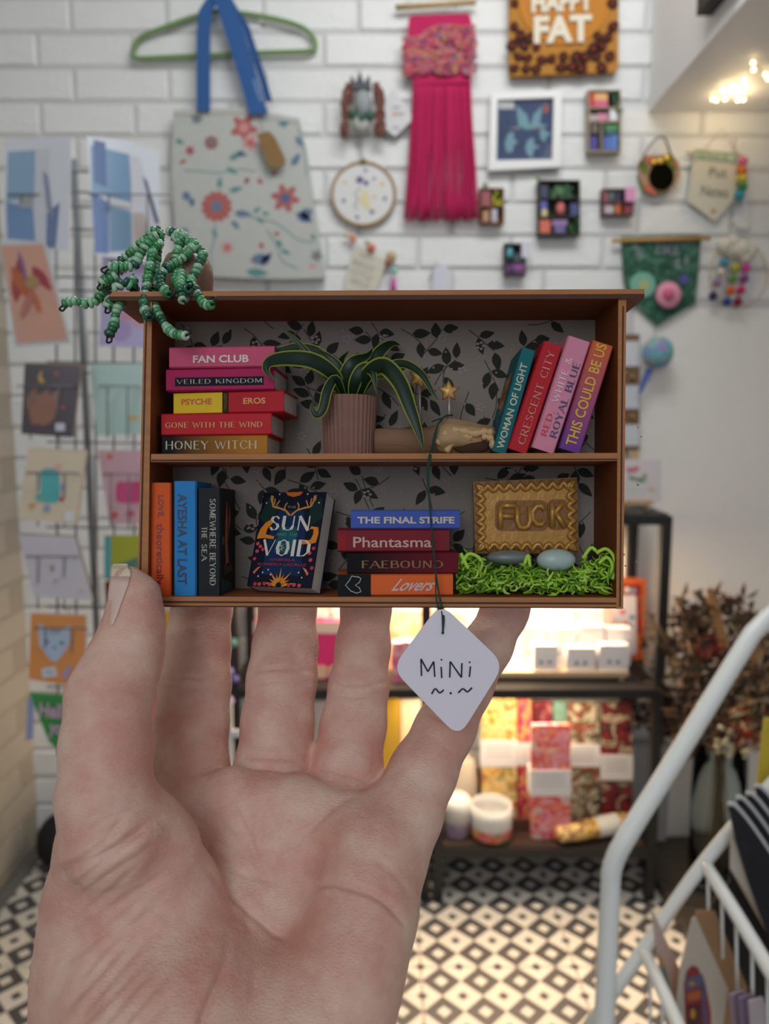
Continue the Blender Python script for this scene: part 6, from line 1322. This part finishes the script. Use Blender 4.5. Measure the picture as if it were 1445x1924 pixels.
Fd[0], Fd[-1], Fd[:, 0], Fd[:, -1], Fd[:, :, 0], Fd[:, :, -1] = 1, 1, 1, 1, 1, 1
def surface_nets(F, origin, h):
    S_ = F < 0
    c = S_[:-1, :-1, :-1].astype(np.int8)
    for o in [(1, 0, 0), (0, 1, 0), (0, 0, 1), (1, 1, 0), (1, 0, 1), (0, 1, 1), (1, 1, 1)]:
        c += S_[o[0]:F.shape[0] - 1 + o[0], o[1]:F.shape[1] - 1 + o[1], o[2]:F.shape[2] - 1 + o[2]]
    act = np.argwhere((c > 0) & (c < 8)); idx = -np.ones(c.shape, dtype=np.int32); idx[act[:, 0], act[:, 1], act[:, 2]] = np.arange(len(act))
    co = [(a, b_, d) for a in (0, 1) for b_ in (0, 1) for d in (0, 1)]
    V = {o: F[act[:, 0] + o[0], act[:, 1] + o[1], act[:, 2] + o[2]] for o in co}
    acc = np.zeros((len(act), 3)); cnt = np.zeros(len(act))
    for a in co:
        for ax in range(3):
            if a[ax]: continue
            b_ = tuple(1 if i == ax else a[i] for i in range(3)); va, vb = V[a], V[b_]; m = (va < 0) != (vb < 0)
            t = np.where(m, va / np.where(m, va - vb, 1), 0)
            for i in range(3): acc[:, i] += np.where(m, a[i] + (t if i == ax else 0), 0)
            cnt += m
    verts = (act + acc / cnt[:, None]) * h + origin
    faces = []
    for ax in range(3):
        b1, b2 = (ax + 1) % 3, (ax + 2) % 3
        sl0 = [slice(1, -1)] * 3; sl1 = [slice(1, -1)] * 3; sl0[ax] = slice(0, -1); sl1[ax] = slice(1, None)
        A, Bb = S_[tuple(sl0)], S_[tuple(sl1)]; e = np.argwhere(A != Bb); off = np.array([1, 1, 1]); off[ax] = 0; e2 = e + off
        ins = A[e[:, 0], e[:, 1], e[:, 2]]
        def cell(d1, d2):
            q = e2.copy(); q[:, b1] += d1; q[:, b2] += d2; return idx[q[:, 0], q[:, 1], q[:, 2]]
        q = np.stack([cell(-1, -1), cell(0, -1), cell(0, 0), cell(-1, 0)], 1); q[~ins] = q[~ins][:, ::-1]; faces.append(q)
    return verts, np.concatenate(faces)
hv, hf = surface_nets(Fd, lo, HS)
hf = hf[:, ::-1]                      # the frame is left-handed
# normals
def vnormals(v, f):
    n = np.cross(v[f[:, 2]] - v[f[:, 0]], v[f[:, 3]] - v[f[:, 1]]); out = np.zeros_like(v)
    for i in range(4): np.add.at(out, f[:, i], n)
    return out / (np.linalg.norm(out, axis=1, keepdims=True) + 1e-9)
e_ = .4; gr_ = np.zeros_like(hv)
nrm = -vnormals(hv, hf)
if (nrm[:, 2][hv[:, 2] < np.percentile(hv[:, 2], 8)].mean()) > 0: nrm = -nrm       # outward: nearest points face the lens
qx = CX0 + hv[:, 0] / hv[:, 2] * FPX; qy = CY0 - hv[:, 1] / hv[:, 2] * FPX; front = np.clip(-nrm[:, 2] * 3, 0, 1)
disp = np.zeros(len(hv))
def crease(pts, depth, wd, bulge=.12, zr=None):
    global disp
    P = [(v.x, v.y) for v in curvepts([(a, c, 0) for a, c in pts], 6)]; best = np.full(len(hv), 1e9)
    for (x0, y0), (x1, y1) in zip(P, P[1:]):
        dx, dy = x1 - x0, y1 - y0; l2 = dx * dx + dy * dy + 1e-9; t = np.clip(((qx - x0) * dx + (qy - y0) * dy) / l2, 0, 1)
        best = np.minimum(best, (qx - x0 - t * dx) ** 2 + (qy - y0 - t * dy) ** 2)
    r_ = np.sqrt(best); m = front.copy(); e0, e1 = P[0], P[-1]; tl = max(14.0, .22 * math.hypot(e1[0] - e0[0], e1[1] - e0[1]))
    m = m * np.clip(np.sqrt((qx - e0[0]) ** 2 + (qy - e0[1]) ** 2) / tl + .15, 0, 1) * np.clip(np.sqrt((qx - e1[0]) ** 2 + (qy - e1[1]) ** 2) / tl + .1, 0, 1)
    if zr: m = m * ((hv[:, 2] > zr[0]) & (hv[:, 2] < zr[1]))
    disp += m * (-depth * np.exp(-(r_ / wd) ** 2) + depth * bulge * np.exp(-((r_ - wd * 2.4) / (wd * 1.4)) ** 2))
PZ = (195, 240); TZ = (150, 204)
crease([(392, 1632), (420, 1664), (454, 1697), (485, 1725), (512, 1748), (552, 1780)], 1.1, 7)
crease([(296, 1540), (284, 1549), (260, 1566), (227, 1588), (170, 1616), (105, 1650)], 1.0, 8, bulge=.3)
crease([(432, 1752), (426, 1800), (406, 1852), (384, 1905), (372, 1960)], 1.5, 9)
crease([(430, 1500), (455, 1545), (474, 1590), (484, 1625), (500, 1665)], .6, 5.5, zr=PZ)
for i_ in range(9):
    a_ = .3 + i_ * .33; crease([(490 + 14 * math.cos(a_), 1620 - 12 * math.sin(a_)), (505 + 60 * math.cos(a_ + .2), 1608 - 55 * math.sin(a_ + .1)), (510 + 105 * math.cos(a_), 1600 - 90 * math.sin(a_))], .22, 4.5, zr=PZ)
crease([(762, 1742), (735, 1708), (700, 1682), (655, 1668), (620, 1660), (585, 1668)], 1.0, 6.5, zr=(150, 240))
crease([(772, 1690), (748, 1650), (715, 1622), (690, 1612)], .35, 7)
crease([(685, 1486), (650, 1500), (612, 1530), (580, 1562), (540, 1590)], .6, 8, zr=PZ)
crease([(372, 1600), (410, 1615), (450, 1640), (490, 1650), (530, 1665)], .45, 6, zr=PZ)
crease([(500, 1520), (520, 1560), (522, 1600), (500, 1640)], .3, 7, zr=PZ); crease([(300, 1505), (350, 1530), (400, 1560)], .3, 6, zr=PZ)
crease([(470, 1700), (465, 1760), (480, 1820), (470, 1890)], .5, 9); crease([(560, 1800), (600, 1850), (620, 1924)], .35, 9)
crease([(430, 1560), (470, 1600), (540, 1640)], .3, 6, zr=PZ)
for pts in ([(300, 1296), (340, 1293), (400, 1296)], [(302, 1275), (345, 1271), (398, 1276)], [(468, 1262), (520, 1256), (592, 1262)], [(470, 1284), (530, 1280), (590, 1284)], [(618, 1303), (670, 1308), (726, 1303)], [(622, 1282), (670, 1286), (728, 1282)],
            [(288, 1452), (340, 1462), (425, 1452)], [(448, 1440), (510, 1446), (585, 1452)], [(585, 1440), (640, 1452), (700, 1470)], [(790, 1330), (830, 1352), (890, 1368)], [(448, 1420), (510, 1424), (585, 1428)]):
    crease(pts, .5, 4.5, zr=(225, 275))
for pts in ([(196, 1302), (240, 1300), (282, 1304)], [(190, 1285), (230, 1288), (275, 1296)], [(130, 1292), (160, 1288), (195, 1300)]): crease(pts, .5, 6)
rn = random.Random(2)
for k in range(15):
    x1, y1 = 285 + k * 8 + rn.uniform(-6, 6), 1530 + k * 27; x0, y0 = 98 - k * 3, y1 + 110 + k * 10
    crease([(x1 - (0 if k < 5 else 20) - rn.uniform(0, 50), y1 + rn.uniform(-8, 14)), ((x0 + x1) / 2 - 8, (y0 + y1) / 2 + 6), (x0 + rn.uniform(0, 60), y0)], .34 + .16 * rn.random(), 6.5, bulge=.4, zr=TZ)
for k in range(5): crease([(286, 1515 - k * 2 + k * 8), (230, 1528 + k * 16), (150, 1570 + k * 22)], .35, 5, zr=TZ)
# muscle pads
def pad(cx, cy, rx, ry_, amt, zr=None):
    global disp
    m = front * np.exp(-(((qx - cx) / rx) ** 2 + ((qy - cy) / ry_) ** 2))
    if zr: m = m * ((hv[:, 2] > zr[0]) & (hv[:, 2] < zr[1]))
    disp += m * amt
pad(545, 1650, 75, 60, -.6, (190, 240)); pad(500, 1720, 60, 60, -.4, (190, 240)); pad(400, 1540, 60, 40, .5, (205, 240)); pad(520, 1540, 55, 35, .5, (205, 240)); pad(620, 1560, 50, 35, .5, (205, 240)); pad(640, 1600, 70, 60, .8, (190, 240)); pad(700, 1780, 80, 100, 1.0)
hv2 = hv + nrm * disp[:, None]
# smooth lightly
for it in range(1):
    acc = np.zeros_like(hv2); cnt = np.zeros(len(hv2))
    for a, c in ((0, 1), (1, 2), (2, 3), (3, 0)):
        np.add.at(acc, hf[:, a], hv2[hf[:, c]]); np.add.at(acc, hf[:, c], hv2[hf[:, a]]); np.add.at(cnt, hf[:, a], 1); np.add.at(cnt, hf[:, c], 1)
    hv2 = hv2 * .55 + acc / cnt[:, None] * .45
A_ = np.array([list(RT), list(UP), list(FW)]); hw = hv2 / 1000 @ A_ + np.array(list(CAM))
hbase = C(430, 1900, .19)
me = bpy.data.meshes.new('hand'); me.vertices.add(len(hw)); me.vertices.foreach_set('co', (hw - np.array(list(hbase))).astype(np.float32).ravel())
me.loops.add(len(hf) * 4); me.loops.foreach_set('vertex_index', hf.astype(np.int32).ravel()); me.polygons.add(len(hf))
me.polygons.foreach_set('loop_start', np.arange(0, len(hf) * 4, 4, dtype=np.int32)); me.polygons.foreach_set('use_smooth', np.ones(len(hf), dtype=bool)); me.update(calc_edges=True); me.validate()
def skin():
    m = bpy.data.materials.new('skin'); m.use_nodes = True; nt = m.node_tree; b_ = nt.nodes['Principled BSDF']; N = nt.nodes.new; L = nt.links.new
    b_.inputs['Roughness'].default_value = .48; b_.inputs['Specular IOR Level'].default_value = .35
    b_.inputs['Subsurface Weight'].default_value = .18; b_.inputs['Subsurface Radius'].default_value = (1, .3, .18); b_.inputs['Subsurface Scale'].default_value = .004
    tc = N('ShaderNodeTexCoord')
    n1 = N('ShaderNodeTexNoise'); n1.inputs['Scale'].default_value = 70; n1.inputs['Detail'].default_value = 7; n1.inputs['Roughness'].default_value = .6; L(tc.outputs['Object'], n1.inputs[0])
    rp = N('ShaderNodeValToRGB'); rp.color_ramp.elements[0].position = .36; rp.color_ramp.elements[1].position = .66
    rp.color_ramp.elements[0].color = lin((220, 163, 147)) + (1,); rp.color_ramp.elements[1].color = lin((235, 200, 182)) + (1,); L(n1.outputs[0], rp.inputs[0]); L(rp.outputs[0], b_.inputs['Base Color'])
    mp = N('ShaderNodeMapping'); mp.inputs['Rotation'].default_value = (0, R(35), 0); mp.inputs['Scale'].default_value = (1, 1, 2.6); L(tc.outputs['Object'], mp.inputs[0])
    n2 = N('ShaderNodeTexNoise'); n2.inputs['Scale'].default_value = 420; n2.inputs['Detail'].default_value = 5; n2.inputs['Distortion'].default_value = .6; L(mp.outputs[0], n2.inputs[0])
    vo = N('ShaderNodeTexVoronoi'); vo.feature = 'DISTANCE_TO_EDGE'; vo.inputs['Scale'].default_value = 700; L(mp.outputs[0], vo.inputs[0])
    ad = N('ShaderNodeMath'); ad.operation = 'ADD'; L(n2.outputs[0], ad.inputs[0]); L(vo.outputs[0], ad.inputs[1])
    bp_ = N('ShaderNodeBump'); bp_.inputs['Strength'].default_value = .5; bp_.inputs['Distance'].default_value = .0005; L(ad.outputs[0], bp_.inputs['Height']); L(bp_.outputs[0], b_.inputs['Normal'])
    return m
me.materials.append(skin())
hand = bpy.data.objects.new('hand', me); sc.collection.objects.link(hand); hand.location = hbase; hand['base'] = tuple(hbase)
tagit(hand, 'open left hand holding the miniature bookshelf between thumb and fingers', 'hand')
# thumb nail, laid on the surface
rows = [(1061, 212, 238), (1066, 209, 243), (1075, 208, 246), (1084, 208, 245), (1100, 206, 241), (1118, 204, 234), (1136, 203, 227), (1154, 201, 221), (1168, 200, 215), (1175, 202, 211)]
vs = []; NC = 9
def surf(px, py, fallback):
    t = np.arange(190, 216, .15, dtype=np.float32); p = np.stack([(px - CX0) * t / FPX, -(py - CY0) * t / FPX, t], 1); d = sdf(p); i = np.argmax(d < 0)
    return float(t[i]) if d[i] < 0 else fallback
for py, x0, x1 in rows:
    dd = [surf(x0 + (x1 - x0) * j / (NC - 1), py, None) for j in range(NC)]; good = [q for q in dd if q]
    right = dd[-1] or (good[-1] if good else 207.5)
    for j in range(NC):
        t = j / (NC - 1); vs.append(C(x0 + (x1 - x0) * t, py, (right - .45 + 4.2 * (1 - t) ** 1.7) / 1000))
b = B(); nl = M((238, 204, 194), .25, spec=.5, coat=.2); tipm = M((232, 220, 190), .25, spec=.5)
fs = [(i * NC + j, i * NC + j + 1, (i + 1) * NC + j + 1, (i + 1) * NC + j) for i in range(len(rows) - 1) for j in range(NC - 1)]
b.add(vs, [f for f in fs if f[0] // NC >= 3], nl, True); b.add(vs, [f for f in fs if f[0] // NC < 3], tipm, True)
o = b.build('thumb_nail', hand, label='natural thumb nail with pale free edge', fix=False)
md = o.modifiers.new('thick', 'SOLIDIFY'); md.thickness = .0006; md.offset = 0
for o in bpy.data.objects:
    if 'base' in o: del o['base']
